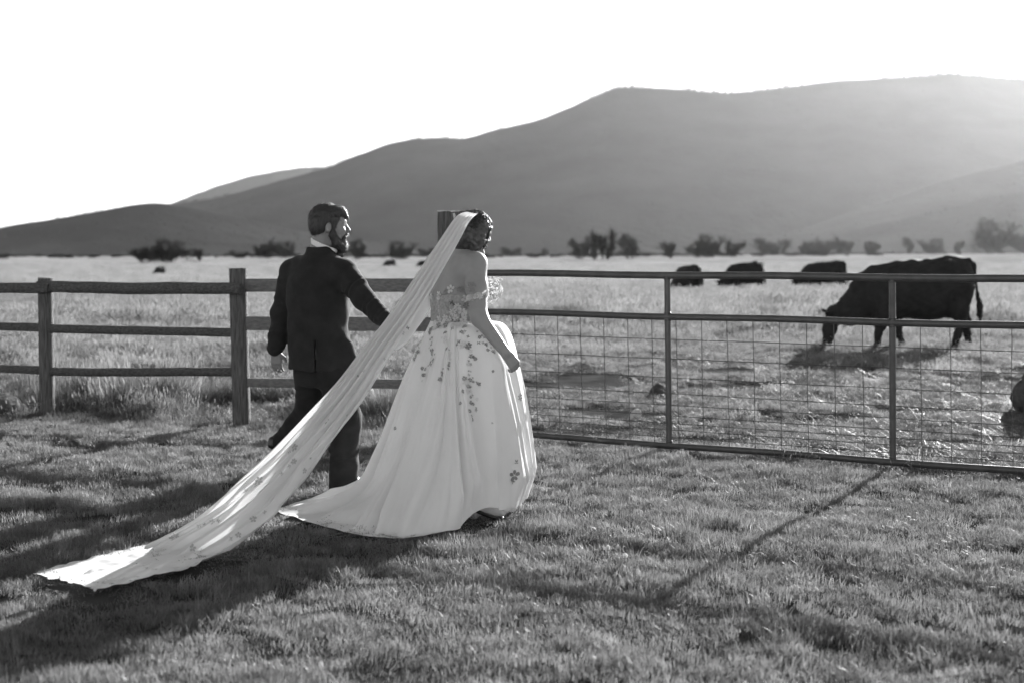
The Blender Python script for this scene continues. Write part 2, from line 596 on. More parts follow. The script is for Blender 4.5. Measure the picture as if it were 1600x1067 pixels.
# ------------------------------------------------------------------ wooden fence and gate post
def beam(p0, p1, w, h, seed, n=26, ns=12, rough=.008, sq=4.0, taper=(1, 1), bow=0, mat_=None, name='rail', parent=None, chip=0):
    """uneven timber from p0 to p1: superelliptic section w x h that wanders a little"""
    p0, p1 = Vector(p0), Vector(p1)
    t = (p1 - p0).normalized()
    up = Vector((0, 0, 1)) if abs(t.z) < .8 else Vector((0, 1, 0))
    s = t.cross(up).normalized()
    u = s.cross(t).normalized()
    L_ = (p1 - p0).length
    V = []
    for i in range(n):
        f = i / (n - 1)
        c = p0.lerp(p1, f) + u * (bow * math.sin(f * math.pi)) + u * (rough * 1.6 * (fbm(f * L_ * 1.1 + seed, seed) - .5)) + s * (rough * (fbm(f * L_ + seed, seed + 9) - .5))
        k = taper[0] + (taper[1] - taper[0]) * f
        for j in range(ns):
            a = 2 * math.pi * (j + .5) / ns
            ca, sa = math.cos(a), math.sin(a)
            rr = (abs(ca) ** sq + abs(sa) ** sq) ** (-1 / sq)
            g = 1 + rough * 14 * (fbm(f * L_ * 3 + seed * 3, j * .9 + seed, 3) - .45)
            e = 0
            if chip and i in (0, n - 1):
                e = chip * (fbm(j * .7 + seed, seed, 2) - .5)
            V.append(c + s * (ca * rr * w / 2 * g * k) + u * (sa * rr * h / 2 * g * k) + t * e)
    Fc = [tuple(q) for q in grid_faces(n, ns, True)]
    V.append(p0); V.append(p1)
    for j in range(ns):
        Fc.append((n * ns, (j + 1) % ns, j))
        Fc.append((n * ns + 1, (n - 1) * ns + j, (n - 1) * ns + (j + 1) % ns))
    me = mesh(name, V, Fc)
    try:
        me.set_sharp_from_angle(angle=R(40))
    except Exception:
        pass
    return obj(name, me, mat_ or M['log'], parent)


A = G(76, 652); B = G(375, 669)
T = Vector(((715 - 800) / F * 11.62, 11.62, 0)); T.z = float(tz(T.x, T.y))
fence = obj('wooden_fence', None, label='weathered post and rail fence along the lawn at left', cat='fence')
dirv = (B - A).normalized()
C0 = A - dirv * (B - A).length * 1.02


def atz(p, z):
    return Vector((p.x, p.y, z))


def zfor(py, y):
    return P(800, py, y).z


zt = (zfor(434, A.y), zfor(419, B.y))
beam(atz(A, -.35) + Vector((-.01, 0, 0)), atz(A, zt[0]), .135, .13, 4.1, ns=14, sq=2.6, rough=.009, mat_=M['post'], name='post', parent=fence, chip=.03)
beam(atz(B, -.35) + Vector((.02, 0, 0)), atz(B, zt[1]), .15, .145, 6.6, ns=14, sq=2.8, rough=.008, mat_=M['post'], name='post', parent=fence, chip=.02)
beam(atz(C0, -.35), atz(C0, 1.27), .14, .14, 16.6, ns=14, sq=2.8, mat_=M['post'], name='post', parent=fence, chip=.02)
fr = Vector((0, -.10, 0))
# split rails of the left bay and the one beyond it
beam(atz(C0, zfor(453, A.y)) + fr, atz(A, zfor(450, A.y)) + fr + dirv * .10, .10, .098, 1.7, n=60, sq=2.4, rough=.02, name='rail', parent=fence, chip=.05)
beam(atz(A, zfor(449, A.y)) + fr - dirv * .04 + Vector((0, .02, 0)), atz(B, zfor(449.5, B.y)) + fr + dirv * .06 + Vector((0, -.01, 0)), .10, .104, 2.9, n=60, sq=2.4, rough=.02, name='rail', parent=fence, chip=.05)
for (ya, yb, th, sd) in ((513.5, 519.5, .078, 3.3), (580, 581, .078, 5.2)):
    beam(atz(A, zfor(ya, A.y)), atz(B, zfor(yb, B.y)), .085, th, sd, n=40, sq=2.5, rough=.011, name='rail', parent=fence)
    beam(atz(C0, zfor(ya - 1, A.y)), atz(A, zfor(ya - 1.5, A.y)), .085, th, sd + 3, n=40, sq=2.5, rough=.011, name='rail', parent=fence)
# sawn planks of the bay beside the gate post
for (ya, yb, th, sd) in ((446, 446, .112, 7.3), (505, 507, .118, 8.2), (597, 600, .078, 9.7)):
    beam(atz(B, zfor(ya, B.y)) + dirv * .02, atz(T, zfor(yb, T.y)), .045, th, sd, n=30, ns=16, sq=7, rough=.003, mat_=M['plank'], name='plank', parent=fence)

gp = obj('gate_post', None, label='tall squared timber gate post behind the bride', cat='post')
beam(atz(T, -.4), atz(T, P(715, 330, 11.62).z), .315, .30, 21.3, n=60, ns=40, sq=9, rough=.008, mat_=M['old'], name='timber', parent=gp, chip=.07)
mb = MB()
tp = P(709, 334, 11.62 - .165)
mb.tube([tp, tp + Vector((.01, -.015, -.035)), tp + Vector((.012, -.015, -.07))], [.010, .013, .007], 6)
obj('insulator', mb.mesh('insulator'), M['pale'], gp)

# ------------------------------------------------------------------ steel gate with wire panel
gate = obj('farm_gate', None, label='dark tubular steel gate with wire mesh lower panel', cat='gate')
ux = Vector((1, -.56, 0)).normalized()
G0 = Vector((-.27, 11.3 + .56 * .27, 0))


def gpt(s, z):
    p = G0 + ux * (s - .028 * (z / 1.33 - .5))
    return Vector((p.x, p.y, z))


def s_of(px, z=.7):
    u = (px - 800) / F
    x = u * 11.3 / (1 + .56 * u)
    return (x - G0.x) / ux.x


LEN = 4.95
ZT, ZM, ZB = 1.345, 1.035, .068


def tube_part(name, pts, r, sides, m, parent):
    q = MB(); q.tube(pts, r, sides)
    me = q.mesh(name)
    try:
        me.set_sharp_from_angle(angle=R(50))
    except Exception:
        pass
    return obj(name, me, m, parent)


for nm, z, r in (('top_rail', ZT, .027), ('middle_rail', ZM, .025), ('bottom_rail', ZB, .025)):
    tube_part(nm, [gpt(LEN * k / 12, z + .004 * math.sin(k * 1.3)) for k in range(13)], r, 14, M['steel'], gate)
ups = [.03, s_of(1045), s_of(1397), LEN - .03]
for s_ in ups:
    tube_part('upright', [gpt(s_, ZB), gpt(s_, .5), gpt(s_, ZM), gpt(s_, ZT)], .0235, 14, M['steel'], gate)
    for z in (ZT - .03, ZM + .028, ZM - .028, ZB + .03):     # weld collars
        q = MB(); q.tube([gpt(s_, z - .006), gpt(s_, z + .006)], .0262, 12)
        obj('weld', q.mesh('weld'), M['steel'], gate)
for z in (.25, 1.2):
    q = MB(); q.tube([gpt(-.13, z), gpt(.02, z)], .016, 10)
    obj('hinge_pin', q.mesh('hinge_pin'), M['steel'], gate)
zw = [.865, .72, .578, .458, .372, .292, .234, .186, .13]
s0, k = .10, 0
sv = s_of(1058)
sv -= math.floor((sv - .1) / .2) * .2
while sv < LEN - .08:
    wob = [gpt(sv + .006 * (fbm(sv * 7 + z * 3, z * 4 + 2) - .5) * 2 + (.012 * (1 - z / 1.03)), z) + Vector((0, -.006, 0)) for z in np.linspace(ZM, ZB, 9)]
    tube_part('wire', wob, .0031, 5, M['wire'], gate)
    sv += .2
for z in zw:
    pts = [gpt(s_, z + .007 * (fbm(s_ * 2.2, z * 9) - .5)) + Vector((0, .001, 0)) for s_ in np.linspace(.03, LEN - .03, 40)]
    tube_part('wire', pts, .0031, 5, M['wire'], gate)


# ------------------------------------------------------------------ bare shrubs and trees across the pasture
def make_tree(seed, stems, spread, root=.03, upright=.6, twigs=5):
    """unit-height leafless willow: limbs mesh and twig crown mesh"""
    r = random.Random(seed)
    limb, crown = MB(), MB()
    tips = []

    def grow(p, d, ln, rad, lev):
        pts = [p]
        q = p
        dd = d.copy()
        for _ in range(4):
            dd = (dd + Vector((r.gauss(0, .16), r.gauss(0, .16), r.gauss(.05, .10)))).normalized()
            q = q + dd * ln / 4
            pts.append(q)
        (limb if lev < 2 else crown).tube(pts, [rad * (1 - .2 * i) + .0013 for i in range(5)], 5 if lev < 2 else 3, cap=False)
        if lev >= 4:
            tips.append(q)
            return
        for i in range((4, 5, 5, twigs)[lev]):
            f = r.uniform(.0 if lev == 0 else .25, 1)
            b = pts[min(4, int(f * 5))]
            sd = Vector((r.gauss(0, 1), r.gauss(0, 1), r.gauss(.3, .5))).normalized()
            nd = (dd * .9 + sd * r.uniform(.45, .9)).normalized()
            nd = (nd + Vector((0, 0, .25 * upright))).normalized()
            grow(b, nd, ln * r.uniform(.5, .8), rad * .52, lev + 1)

    for i in range(stems):
        a = 2 * math.pi * (i + r.random() * .6) / stems
        d = Vector((math.cos(a) * spread, math.sin(a) * spread, 1)).normalized()
        rt = root * r.uniform(.2, 1)
        grow(Vector((rt * math.cos(a), rt * math.sin(a), -.04)), d, r.uniform(.24, .44), .024 / stems ** .3, 0)
    # dead leaves and catkins left on the twigs
    for t in tips:
        for _ in range(3):
            c = t + Vector((r.gauss(0, .025), r.gauss(0, .025), r.gauss(0, .025)))
            a = Vector((r.gauss(0, 1), r.gauss(0, 1), r.gauss(0, 1))).normalized() * r.uniform(.008, .018)
            b_ = Vector((r.gauss(0, 1), r.gauss(0, 1), r.gauss(0, 1))).normalized() * r.uniform(.005, .012)
            crown.add([c - a, c + b_, c + a, c - b_], [(0, 1, 2, 3)])
    zmax = max(v[2] for v in crown.v)
    sc_ = 1 / zmax
    for q in (limb, crown):
        q.v = [(x * sc_, y * sc_, z * sc_) for x, y, z in q.v]
    wid = max(abs(v[0]) for v in crown.v) * 2
    return limb.mesh('trunk'), crown.mesh('crown', False), wid


TV = [make_tree(11, 7, .6, .16), make_tree(23, 4, .42, .08), make_tree(37, 9, 1.0, .34, upright=.3, twigs=4), make_tree(41, 3, .3, .05, upright=.8), make_tree(53, 9, .7, .28, upright=.4, twigs=4)]
trees = [  # centre px, base py, top py, width px, variant, label
    (100, 404, 396, 32, 2, 'small low shrub at the far left of the pasture'),
    (228, 411, 376, 52, 4, 'rounded bare shrub at the left of the leftmost thicket'),
    (262, 412, 368, 70, 0, 'tallest bare shrub of the leftmost thicket'),
    (312, 408, 386, 26, 3, 'thin bare sapling right of the leftmost thicket'),
    (372, 404, 390, 34, 2, 'low scrub just left of the dark shrub behind the groom'),
    (415, 404, 370, 46, 4, 'dense dark shrub left of the groom, its left half'),
    (446, 404, 372, 48, 2, 'dense dark shrub left of the groom, touching his shoulder'),
    (558, 406, 369, 40, 0, 'bare shrub right behind the groom face'),
    (627, 406, 373, 50, 0, 'bare shrub between groom and veil'),
    (668, 402, 384, 34, 2, 'small shrub half hidden by the veil'),
    (797, 399, 384, 36, 2, 'low shrub just right of the bride hair'),
    (851, 396, 386, 16, 2, 'tiny shrub standing alone right of the bride'),
    (906, 405, 368, 44, 1, 'left one of the four trees above the gate'),
    (930, 406, 360, 34, 3, 'second tree of the clump above the gate'),
    (946, 406, 350, 40, 1, 'tallest tree of the clump above the gate'),
    (983, 405, 359, 44, 1, 'rightmost tree of the clump above the gate'),
    (1048, 404, 375, 36, 3, 'small thin tree left of the round tree pair'),
    (1090, 403, 372, 34, 0, 'left half of the round tree pair'),
    (1108, 403, 361, 50, 0, 'taller half of the round tree pair'),
    (1146, 402, 370, 32, 1, 'lone narrow tree right of the round pair'),
    (1203, 394, 368, 56, 2, 'spreading shrub above the middle cow'),
    (1262, 392, 374, 44, 2, 'left shrub of the long far hedge'),
    (1288, 392, 368, 36, 4, 'middle shrub of the long far hedge'),
    (1315, 392, 365, 44, 4, 'right shrub of the long far hedge'),
    (1361, 390, 373, 34, 2, 'small round shrub right of the far hedge'),
    (1419, 394, 367, 20, 3, 'spindly sapling above the near cow back'),
    (1456, 396, 369, 44, 0, 'wide bare shrub above the near cow hip'),
    (1497, 396, 374, 20, 3, 'faint sapling left of the big shrub'),
    (1552, 397, 335, 84, 0, 'biggest bare shrub at the right of the pasture'),
    (1604, 395, 356, 60, 4, 'bare shrub cut by the right edge'),
    (4, 405, 396, 20, 2, 'scrub cut by the left edge'),
]
for i, (cx, by, ty, w, v, lab) in enumerate(trees):
    dd_ = np.linspace(150, 1400, 500)
    gy_ = 385 + (H - tz((cx - 800) / F * dd_, dd_)) * F / dd_
    d = float(dd_[np.argmin(np.abs(gy_ - by))])
    base = P(cx, by, d)
    base.z = float(tz(base.x, base.y))
    top = P(cx, ty, d).z
    hh = max(top - base.z, 1.5)
    t = obj('shrub' if hh < 7.5 else 'tree', None, label=lab, cat='shrub' if hh < 7.5 else 'tree', group='bare shrubs and trees across the pasture')
    t.location = base
    ws = 1.2 * (w / F * d) / TV[v][2]
    t.scale = (ws, ws, hh)
    t.rotation_euler = (0, 0, i * 1.9)
    obj('trunk', TV[v][0], M['bark'], t)
    obj('crown', TV[v][1], M['twig'], t)


# ------------------------------------------------------------------ rocks
def rock(name, label, c, r, seed, m, sq=(1, 1, 1)):
    bm = bmesh.new()
    bmesh.ops.create_icosphere(bm, subdivisions=3, radius=1)
    for v in bm.verts:
        p = v.co
        k = 1 + .8 * (fbm(p.x * 1.5 + seed + p.z, p.y * 1.5 + p.z * 1.3 + seed, 4) - .5)
        q = p * k
        e = Vector((.5, -.3, .8)).normalized()
        t_ = q.dot(e)
        q = q - e * max(0, t_ - .8) * .55
        v.co = Vector((q.x * r * sq[0], q.y * r * sq[1], q.z * r * sq[2]))
    me = bpy.data.meshes.new(name); bm.to_mesh(me); bm.free()
    o = obj(name, me, m, label=label, cat='rock')
    o.location = c
    return o


def up(p, z):
    return Vector((p.x, p.y, p.z + z))


rock('rock', 'dark grey rock in the grass left of the first gate upright', up(G(1029, 622), .05), .115, 3.0, M['rock'], (1, 1, .9))
rock('pale_rock', 'pale slanted stone in the short grass behind the gate', up(G(991, 658), .04), .075, 5.5, M['pale'], (.6, .8, 1.3)).rotation_euler = (.2, .5, .3)
rock('boulder', 'big dark boulder at the right edge behind the gate', up(G(1634, 650), .16), .36, 4.4, M['rock'], (.8, 1, .95))
rock('boulder', 'dark boulder in the rough grass at the left edge', up(G(2, 650), .08), .17, 12.2, M['rock'], (1.15, 1, .85))
rock('pale_rock', 'small pale stone beside the left boulder', up(G(32, 648), .05), .07, 7.7, M['pale'], (1.1, .8, .9))

# ------------------------------------------------------------------ cattle
CD = 21.3
CB = P(1440, 548, CD); CB.z = float(tz(CB.x, CB.y))


def cl(px, py, dy=0):
    p = P(px, py, CD) - CB
    return np.array((p.x, p.y + dy, p.z))


cw = Sculpt((-1.75, -.5, -.05), (1.15, .5, 1.5), .018)
# trunk: barrel, shoulder, hip, rump
cw.ell(cl(1425, 452), (.58, .34, .44), .10)
cw.ell(cl(1388, 458), (.36, .29, .43), .10)
cw.ell(cl(1468, 446), (.42, .32, .38), .10)
cw.ell(cl(1494, 437), (.26, .26, .33), .10)
cw.ell(cl(1452, 472), (.38, .30, .28), .08)
cw.chain([cl(1445, 416), cl(1400, 419), cl(1364, 423), cl(1347, 433), cl(1336, 447), cl(1321, 471), cl(1306, 490)], [.06, .06, .06, .055, .055, .06, .07], .09)
cw.cone(cl(1452, 413), cl(1480, 408), .06, .06, .08)
cw.cone(cl(1480, 408), cl(1513, 411), .06, .055, .08)
cw.cone(cl(1478, 412, -.20), cl(1500, 418, .20), .05, .05, .10)
# neck and brisket
cw.cone(cl(1380, 456), cl(1318, 491), .32, .16, .10, flat=((0, 1, 0), 1.5))
cw.cone(cl(1376, 480), cl(1330, 497), .20, .12, .08, flat=((0, 1, 0), 1.3))
# head
cw.cone(cl(1304, 489), cl(1296, 515), .12, .105, .05, flat=((0, 1, 0), 1.1))
cw.cone(cl(1297, 512), cl(1292, 538), .10, .07, .04)
cw.ell(cl(1291, 541), (.075, .07, .06), .03)
for s_ in (-1, 1):
    cw.cone(cl(1299, 489, .08 * s_), cl(1287 if s_ < 0 else 1291, 489 if s_ < 0 else 486, .22 * s_), .035, .03, .03)
# legs
for (pts, rad) in (
    ([cl(1378, 478, -.17), cl(1372, 505, -.17), cl(1368, 522, -.16), cl(1367, 536, -.16), cl(1364, 547, -.16)], [.15, .085, .052, .042, .055]),
    ([cl(1396, 478, .17), cl(1406, 506, .17), cl(1409, 522, .16), cl(1414, 537, .16), cl(1413, 547, .16)], [.15, .085, .052, .042, .055]),
    ([cl(1494, 450, -.16), cl(1493, 485, -.17), cl(1497, 503, -.17), cl(1490, 525, -.17), cl(1484, 546, -.17)], [.22, .14, .075, .05, .055]),
    ([cl(1502, 450, .16), cl(1504, 482, .17), cl(1514, 500, .17), cl(1517, 522, .17), cl(1519, 546, .17)], [.2, .13, .075, .05, .055]),
):
    cw.chain(pts, rad, .05)
cw.ell(cl(1483, 488), (.13, .13, .09), .05)
for dx, dy in ((-3, -.05), (2, -.05), (2, .05)):
    cw.cone(cl(1484 + dx, 491, dy), cl(1484 + dx, 497, dy), .022, .014, .01)
# tail with switch
cw.chain([cl(1514, 408), cl(1521, 414), cl(1524, 435), cl(1527, 460), cl(1531, 478), cl(1531, 492), cl(1532, 503)], [.05, .036, .026, .024, .046, .04, .012], .03)
v, f = cw.build(lambda v: .006 * np.sin(v[:, 0] * 31 + 3 * np.sin(v[:, 2] * 17)) * np.sin(v[:, 2] * 27 + v[:, 1] * 21))
cow_me = mesh('cow', v, f)
GC = 'black cattle grazing in the pasture'
cow = obj('cow', cow_me, M['cow'], label='large black cow grazing behind the gate', cat='cow', group=GC)
cow.location = CB
for (px, py, d, yaw, s_, lab) in (
    (1168, 452, 58, 24, .98, 'black cow grazing behind the gate, middle of the three in tall grass'),
    (1292, 448, 60, -22, 1.0, 'black cow with raised rump just left of the near cow'),
    (1076, 455, 52, -66, .9, 'black cow turned away beside the first gate upright'),
    (251, 430, 150, 62, .8, 'lone far black cow above the left fence bay'),
    (611, 417, 235, 8, .95, 'far black cow under the bare shrub between groom and veil'),
    (662, 416, 235, 20, .9, 'far black cow half hidden by the veil edge'),
):
    c = obj('cow', cow_me, None, label=lab, cat='cow', group=GC)
    p = P(px, py, d)
    c.location = (p.x, d, float(tz(p.x, d)))
    c.rotation_euler = (0, 0, R(yaw))
    c.scale = (s_,) * 3

# ------------------------------------------------------------------ people
def frame(yaw, pitch=0):
    """rows: forward, side (towards the camera), up"""
    f = np.array((math.cos(yaw) * math.cos(pitch), math.sin(yaw) * math.cos(pitch), math.sin(pitch)))
    s = np.array((math.sin(yaw), -math.cos(yaw), 0))
    u = np.cross(s, f)
    return np.array((f, s, u))


def head(S, o, Fm, k=1.0):
    def h(f, s, u):
        return o + (Fm[0] * f + Fm[1] * s + Fm[2] * u) * k
    E = lambda c, r, kk=.02, op='add': S.ell(h(*c), np.array(r) * k, kk, Fm, op)
    E((.005, 0, .022), (.098, .076, .098))
    E((.045, 0, -.045), (.070, .060, .085), .03)
    E((.062, 0, .028), (.052, .060, .052), .02)
    S.cone(h(.045, .036, -.10), h(.088, .012, -.122), .026, .022, .02)
    S.cone(h(.045, -.036, -.10), h(.088, -.012, -.122), .026, .022, .02)
    E((.088, 0, -.122), (.026, .026, .024))
    S.cone(h(.108, 0, .012), h(.134, 0, -.026), .009, .0125, .012)
    for s in (-1, 1):
        S.cone(h(.104, .008 * s, .024), h(.088, .044 * s, .022), .011, .010, .012)
        E((.126, .011 * s, -.033), (.012, .008, .008), .008)
        E((.110, .032 * s, .004), (.018, .016, .010), .010, 'cut')
        E((.096, .032 * s, .005), (.0125, .0125, .0125), .004)
        E((.082, .045 * s, -.03), (.026, .02, .02), .02)
        # ear
        E((.0, .078 * s, -.016), (.020, .011, .032), .008)
        E((.004, .088 * s, -.014), (.010, .006, .016), .006, 'cut')
    S.cone(h(.112, -.02, -.070), h(.112, .02, -.070), .008, .008, .008)
    E((.117, 0, -.066), (.009, .016, .005), .006)
    E((.115, 0, -.078), (.009, .014, .006), .006)
    return h


def hand(S, w, d, n, side=1, curl=.5, spread=.020, thumb_in=.3):
    """palm, four fingers and a thumb from wrist w along d, curling towards n"""
    d = np.array(d, float); d /= np.linalg.norm(d)
    n = np.array(n, float); n -= d * n.dot(d); n /= np.linalg.norm(n)
    s = np.cross(d, n) * side
    w = np.array(w, float)
    for i in range(4):
        S.cone(w + d * .012 + s * (i - 1.5) * .012, w + d * .085 + s * (i - 1.5) * spread, .015, .0115, .012)
    for i, ln in enumerate((.070, .080, .074, .058)):
        p = w + d * .086 + s * (i - 1.5) * spread
        a = curl * .6
        for j, fr in enumerate((.45, .32, .23)):
            dd = d * math.cos(a) + n * math.sin(a)
            q = p + dd * ln * fr
            S.cone(p, q, .0098 - .0008 * j, .0092 - .0010 * j, .003)
            p, a = q, a + curl * .9
    t0 = w + d * .028 - s * .024
    t1 = t0 + (d * .7 - s * .65 + n * thumb_in) * .036
    t2 = t1 + (d * .9 - s * .15 + n * thumb_in) * .03
    S.cone(t0, t1, .0145, .0115, .01)
    S.cone(t1, t2, .0112, .0095, .004)


# ---- groom ------------------------------------------------------
GD = 9.05
GB = P(505, 768, GD); GB.z = float(tz(GB.x, GB.y))


def gl(px, py, dy=0):
    p = P(px, py, GD + dy) - GB
    return np.array((p.x, p.y, p.z))


gz = lambda py: gl(505, py)[2]
gax = np.array((.80, -.60))
HAND = np.array(P(624, 520, 8.62))          # where the two hands meet
hf = frame(R(14), R(-2))
ho = gl(511, 352)

lo, hi = (-.62, -.75, -.04), (.85, .55, 1.92)
S = Sculpt(lo, hi, .007)
hh = head(S, ho, hf, 1.04)
S.cone(hh(-.022, 0, -.05), gl(500, 402), .062, .072, .03)
S.loft([(gz(y), gl(c, y)[0], 0, a, b_) for y, c, a, b_ in ((575, 500, .18, .12), (520, 498, .18, .12), (460, 496, .19, .12), (430, 496, .185, .11), (408, 498, .12, .085), (398, 500, .07, .07))], gax, .04)
la = [gl(457, 424, .12), gl(440, 490, .14), gl(431, 546, .04)]
ra = [gl(537, 425, -.12), gl(569, 468, -.24), gl(606, 505, -.36)]
for arm in (la, ra):
    S.chain(arm, [.055, .042, .030], .03)
hand(S, la[2], (.03, .02, -1), (.35, 1, 0), side=-1, curl=.45, thumb_in=.5)
wr = HAND - np.array(GB)
hand(S, ra[2], wr - ra[2], (-.2, .5, -1), side=1, curl=.75)
front = [gl(522, 582, -.07), gl(541, 655, -.10), gl(536, 745, -.06)]
back_ = [gl(488, 582, .08), gl(484, 642, .13), gl(442, 690, .20)]
for leg in (front, back_):
    S.chain(leg, [.085, .058, .042], .04)
S.cone(front[2], front[2] + np.array((.08, .14, -.06)), .04, .035, .03)
S.cone(back_[2], back_[2] + np.array((.06, .08, -.13)), .04, .035, .03)
v, f = S.build()
groom = obj('person', mesh('person', v, f), M['skin2'], label='bearded man in a dark suit seen from behind, reaching out his right arm', cat='person')
groom.location = GB

# short dark hair
S = Sculpt(ho - .22, ho + .22, .005)
S.ell(hh(-.004, 0, .030), np.array((.108, .085, .104)) * 1.04, .02, hf)
S.ell(hh(-.045, 0, -.012), np.array((.062, .074, .068)) * 1.04, .02, hf)
S.ell(hh(.062, 0, .082), (.058, .062, .040), .02, hf)
S.cone(hh(.085, -.02, .085), hh(.118, -.012, .052), .026, .016, .02)
S.cone(hh(.085, .025, .082), hh(.112, .03, .052), .024, .014, .02)
S.ell(hh(.108, 0, -.045), (.078, .13, .085), .012, hf, 'cut')
S.ell(hh(.03, 0, -.105), (.072, .13, .085), .012, hf, 'cut')
for s in (-1, 1):
    S.ell(hh(.006, .092 * s, -.018), (.026, .03, .034), .008, hf, 'cut')
    S.cone(hh(.028, .075 * s, .04), hh(.030, .070 * s, -.03), .017, .011, .012)
nz = lambda a, fq: (lambda v: a * (np.sin(v[:, 0] * fq + 4 * np.sin(v[:, 2] * fq * .31)) * np.sin(v[:, 1] * fq * .9 + 3 * np.sin(v[:, 0] * fq * .4)) + .6 * np.sin(v[:, 2] * fq * 1.7 + v[:, 0] * fq * .8)))
v, f = S.build(nz(.0009, 260))
obj('hair', mesh('hair', v, f), M['hair'], groom)
# full beard and moustache
S = Sculpt(ho - .22, ho + .22, .005)
for s in (-1, 1):
    S.chain([hh(.030, .069 * s, -.01), hh(.030, .062 * s, -.062), hh(.055, .050 * s, -.105), hh(.09, .02 * s, -.132)], [.011, .021, .028, .028], .02)
    S.cone(hh(.124, .004 * s, -.054), hh(.102, .034 * s, -.076), .010, .012, .008)
    S.cone(hh(.102, .034 * s, -.076), hh(.088, .034 * s, -.115), .013, .02, .012)
S.ell(hh(.100, 0, -.124), (.033, .036, .036), .02, hf)
S.ell(hh(.090, 0, -.146), (.030, .034, .026), .02, hf)
S.cone(hh(.106, -.018, -.100), hh(.106, .018, -.100), .016, .016, .012)
v, f = S.build(nz(.0012, 260))
obj('beard', mesh('beard', v, f), M['hair'], groom)
def short_hairs(src, n, ln, tang, parent, name, seed):
    r_ = random.Random(seed)
    me_ = src.data
    q = MB()
    vs = me_.vertices
    for _ in range(n):
        v0 = vs[r_.randrange(len(vs))]
        nr_ = v0.normal
        t_ = Vector(tang) + Vector((r_.gauss(0, .35), r_.gauss(0, .35), r_.gauss(0, .35)))
        t_ = (t_ - nr_ * t_.dot(nr_)).normalized()
        l_ = ln * r_.uniform(.6, 1.3)
        p0_ = v0.co - nr_ * .002
        q.tube([p0_, p0_ + t_ * l_ * .5 + nr_ * .004, p0_ + t_ * l_ + nr_ * (.004 + .25 * l_ * r_.random())], [.0011, .0010, .0003], 3, cap=False)
    o_ = obj(name, q.mesh(name), M['hair'], parent)
    o_['kind'] = 'stuff'


short_hairs(bpy.data.objects['hair'], 1500, .022, tuple(-hf[0] * .5 + np.array((0, 0, -.6))), bpy.data.objects['hair'], 'hair_strands', 3)
short_hairs(bpy.data.objects['beard'], 800, .016, tuple(hf[0] * .4 + np.array((0, 0, -.9))), bpy.data.objects['beard'], 'hair_strands', 4)
# shirt collar, bow tie
S = Sculpt(gl(500, 395) - .16, gl(500, 395) + .16, .005)
nb = gl(500, 396)
ct = hh(-.012, 0, -.118) * .5 + gl(506, 389) * .5
def collar(X, Y, Z):
    x, y, z = X - ct[0], Y - ct[1], Z - ct[2]
    z2 = z + .42 * x - .05 * y            # band dips to the front
    r = np.sqrt((x / 1.06) ** 2 + y ** 2)
    return np.maximum(np.abs(r - .0735) - .005, np.abs(z2 - .002) - .019)
S.put(collar, ct - .13, ct + .13, .004)
v, f = S.build()
obj('shirt_collar', mesh('shirt_collar', v, f), M['shirt'], groom)
mb = MB()
bt = np.array(ct) + hf[0] * .085 + np.array((0, 0, -.052))
for s in (-1, 1):
    a, b2 = bt, bt + np.array((.35, -.9, 0)) * .055 * s
    mb.tube([a, (a + b2) / 2, b2], [.010, .018, .026], 8)
mb.tube([bt - hf[2] * .014, bt + hf[2] * .014], .012, 8)
obj('bow_tie', mb.mesh('bow_tie'), M['black'], groom)

# jacket
S = Sculpt(lo, hi, .008)
S.loft([(gz(y), gl(c, y)[0], cy_, a, b_) for y, c, cy_, a, b_ in (
    (577, 501, .0, .222, .160), (560, 500, 0, .222, .160), (535, 498, 0, .216, .155), (505, 497, 0, .212, .150), (480, 496, 0, .218, .150), (455, 496, 0, .226, .150),
    (435, 496, 0, .222, .140), (420, 497, 0, .195, .125), (408, 499, 0, .150, .105), (398, 501, 0, .100, .090), (386, 502, 0, .088, .086))], gax, .03, p=2.3)
S.cone(gl(470, 417, .08), gl(459, 424, .12), .075, .078, .05)
S.cone(gl(524, 420, -.08), gl(537, 427, -.12), .075, .082, .05)
S.cone(la[0], la[1], .080, .066, .03, wr=(.004, 30, 0))
S.cone(la[1], la[2] + np.array((0, 0, .015)), .066, .056, .03, wr=(.004, 26, 1))
S.cone(ra[0], ra[1], .084, .068, .03, wr=(.0065, 34, .4))
S.cone(ra[1], ra[2] * .92 + ra[1] * .08, .068, .056, .03, wr=(.006, 36, 2))
# collar roll
S.cone(gl(484, 393, .06), gl(516, 403, -.08), .016, .016, .015)
# open neck
S.ell(gl(503, 384), (.066, .066, .075), .01, None, 'cut')
# back vent: a slit up from the hem, the right skirt of the jacket swings out
def vent(X, Y, Z):
    z0, x0 = gz(577), gl(499, 560)[0]
    return np.maximum(np.abs(X - x0 + .0 * Z) - .004, np.maximum(Z - (z0 + .20), Y + .02))
S.put(vent, (gl(499, 560)[0] - .02, -.35, gz(577) - .02), (gl(499, 560)[0] + .02, .0, gz(577) + .21), .006, 'cut')
S.cone(gl(540, 545, -.12), gl(552, 578, -.13), .055, .048, .05)
fold = lambda v: (.006 * np.sin(v[:, 2] * 38 + 2.2 * np.sin(v[:, 0] * 9) + v[:, 1] * 11) * np.exp(-((v[:, 2] - gz(505)) / .09) ** 2)
                  + .0042 * np.sin(v[:, 0] * 30 + v[:, 2] * 13 + 2 * np.sin(v[:, 2] * 7)) * (.4 + .6 * np.sin(v[:, 2] * 9 + 1))
                  + .0015 * np.sin(v[:, 2] * 61 + v[:, 0] * 47) * np.sin(v[:, 1] * 33))
v, f = S.build(fold)
jacket = obj('jacket', mesh('jacket', v, f), M['suit'], groom)
S = Sculpt(la[2] - .12, la[2] + .12, .005)
S.cone(la[2] + np.array((0, 0, .012)), la[2] + np.array((.0, 0, .006)), .044, .044, .005)
v, f = S.build()
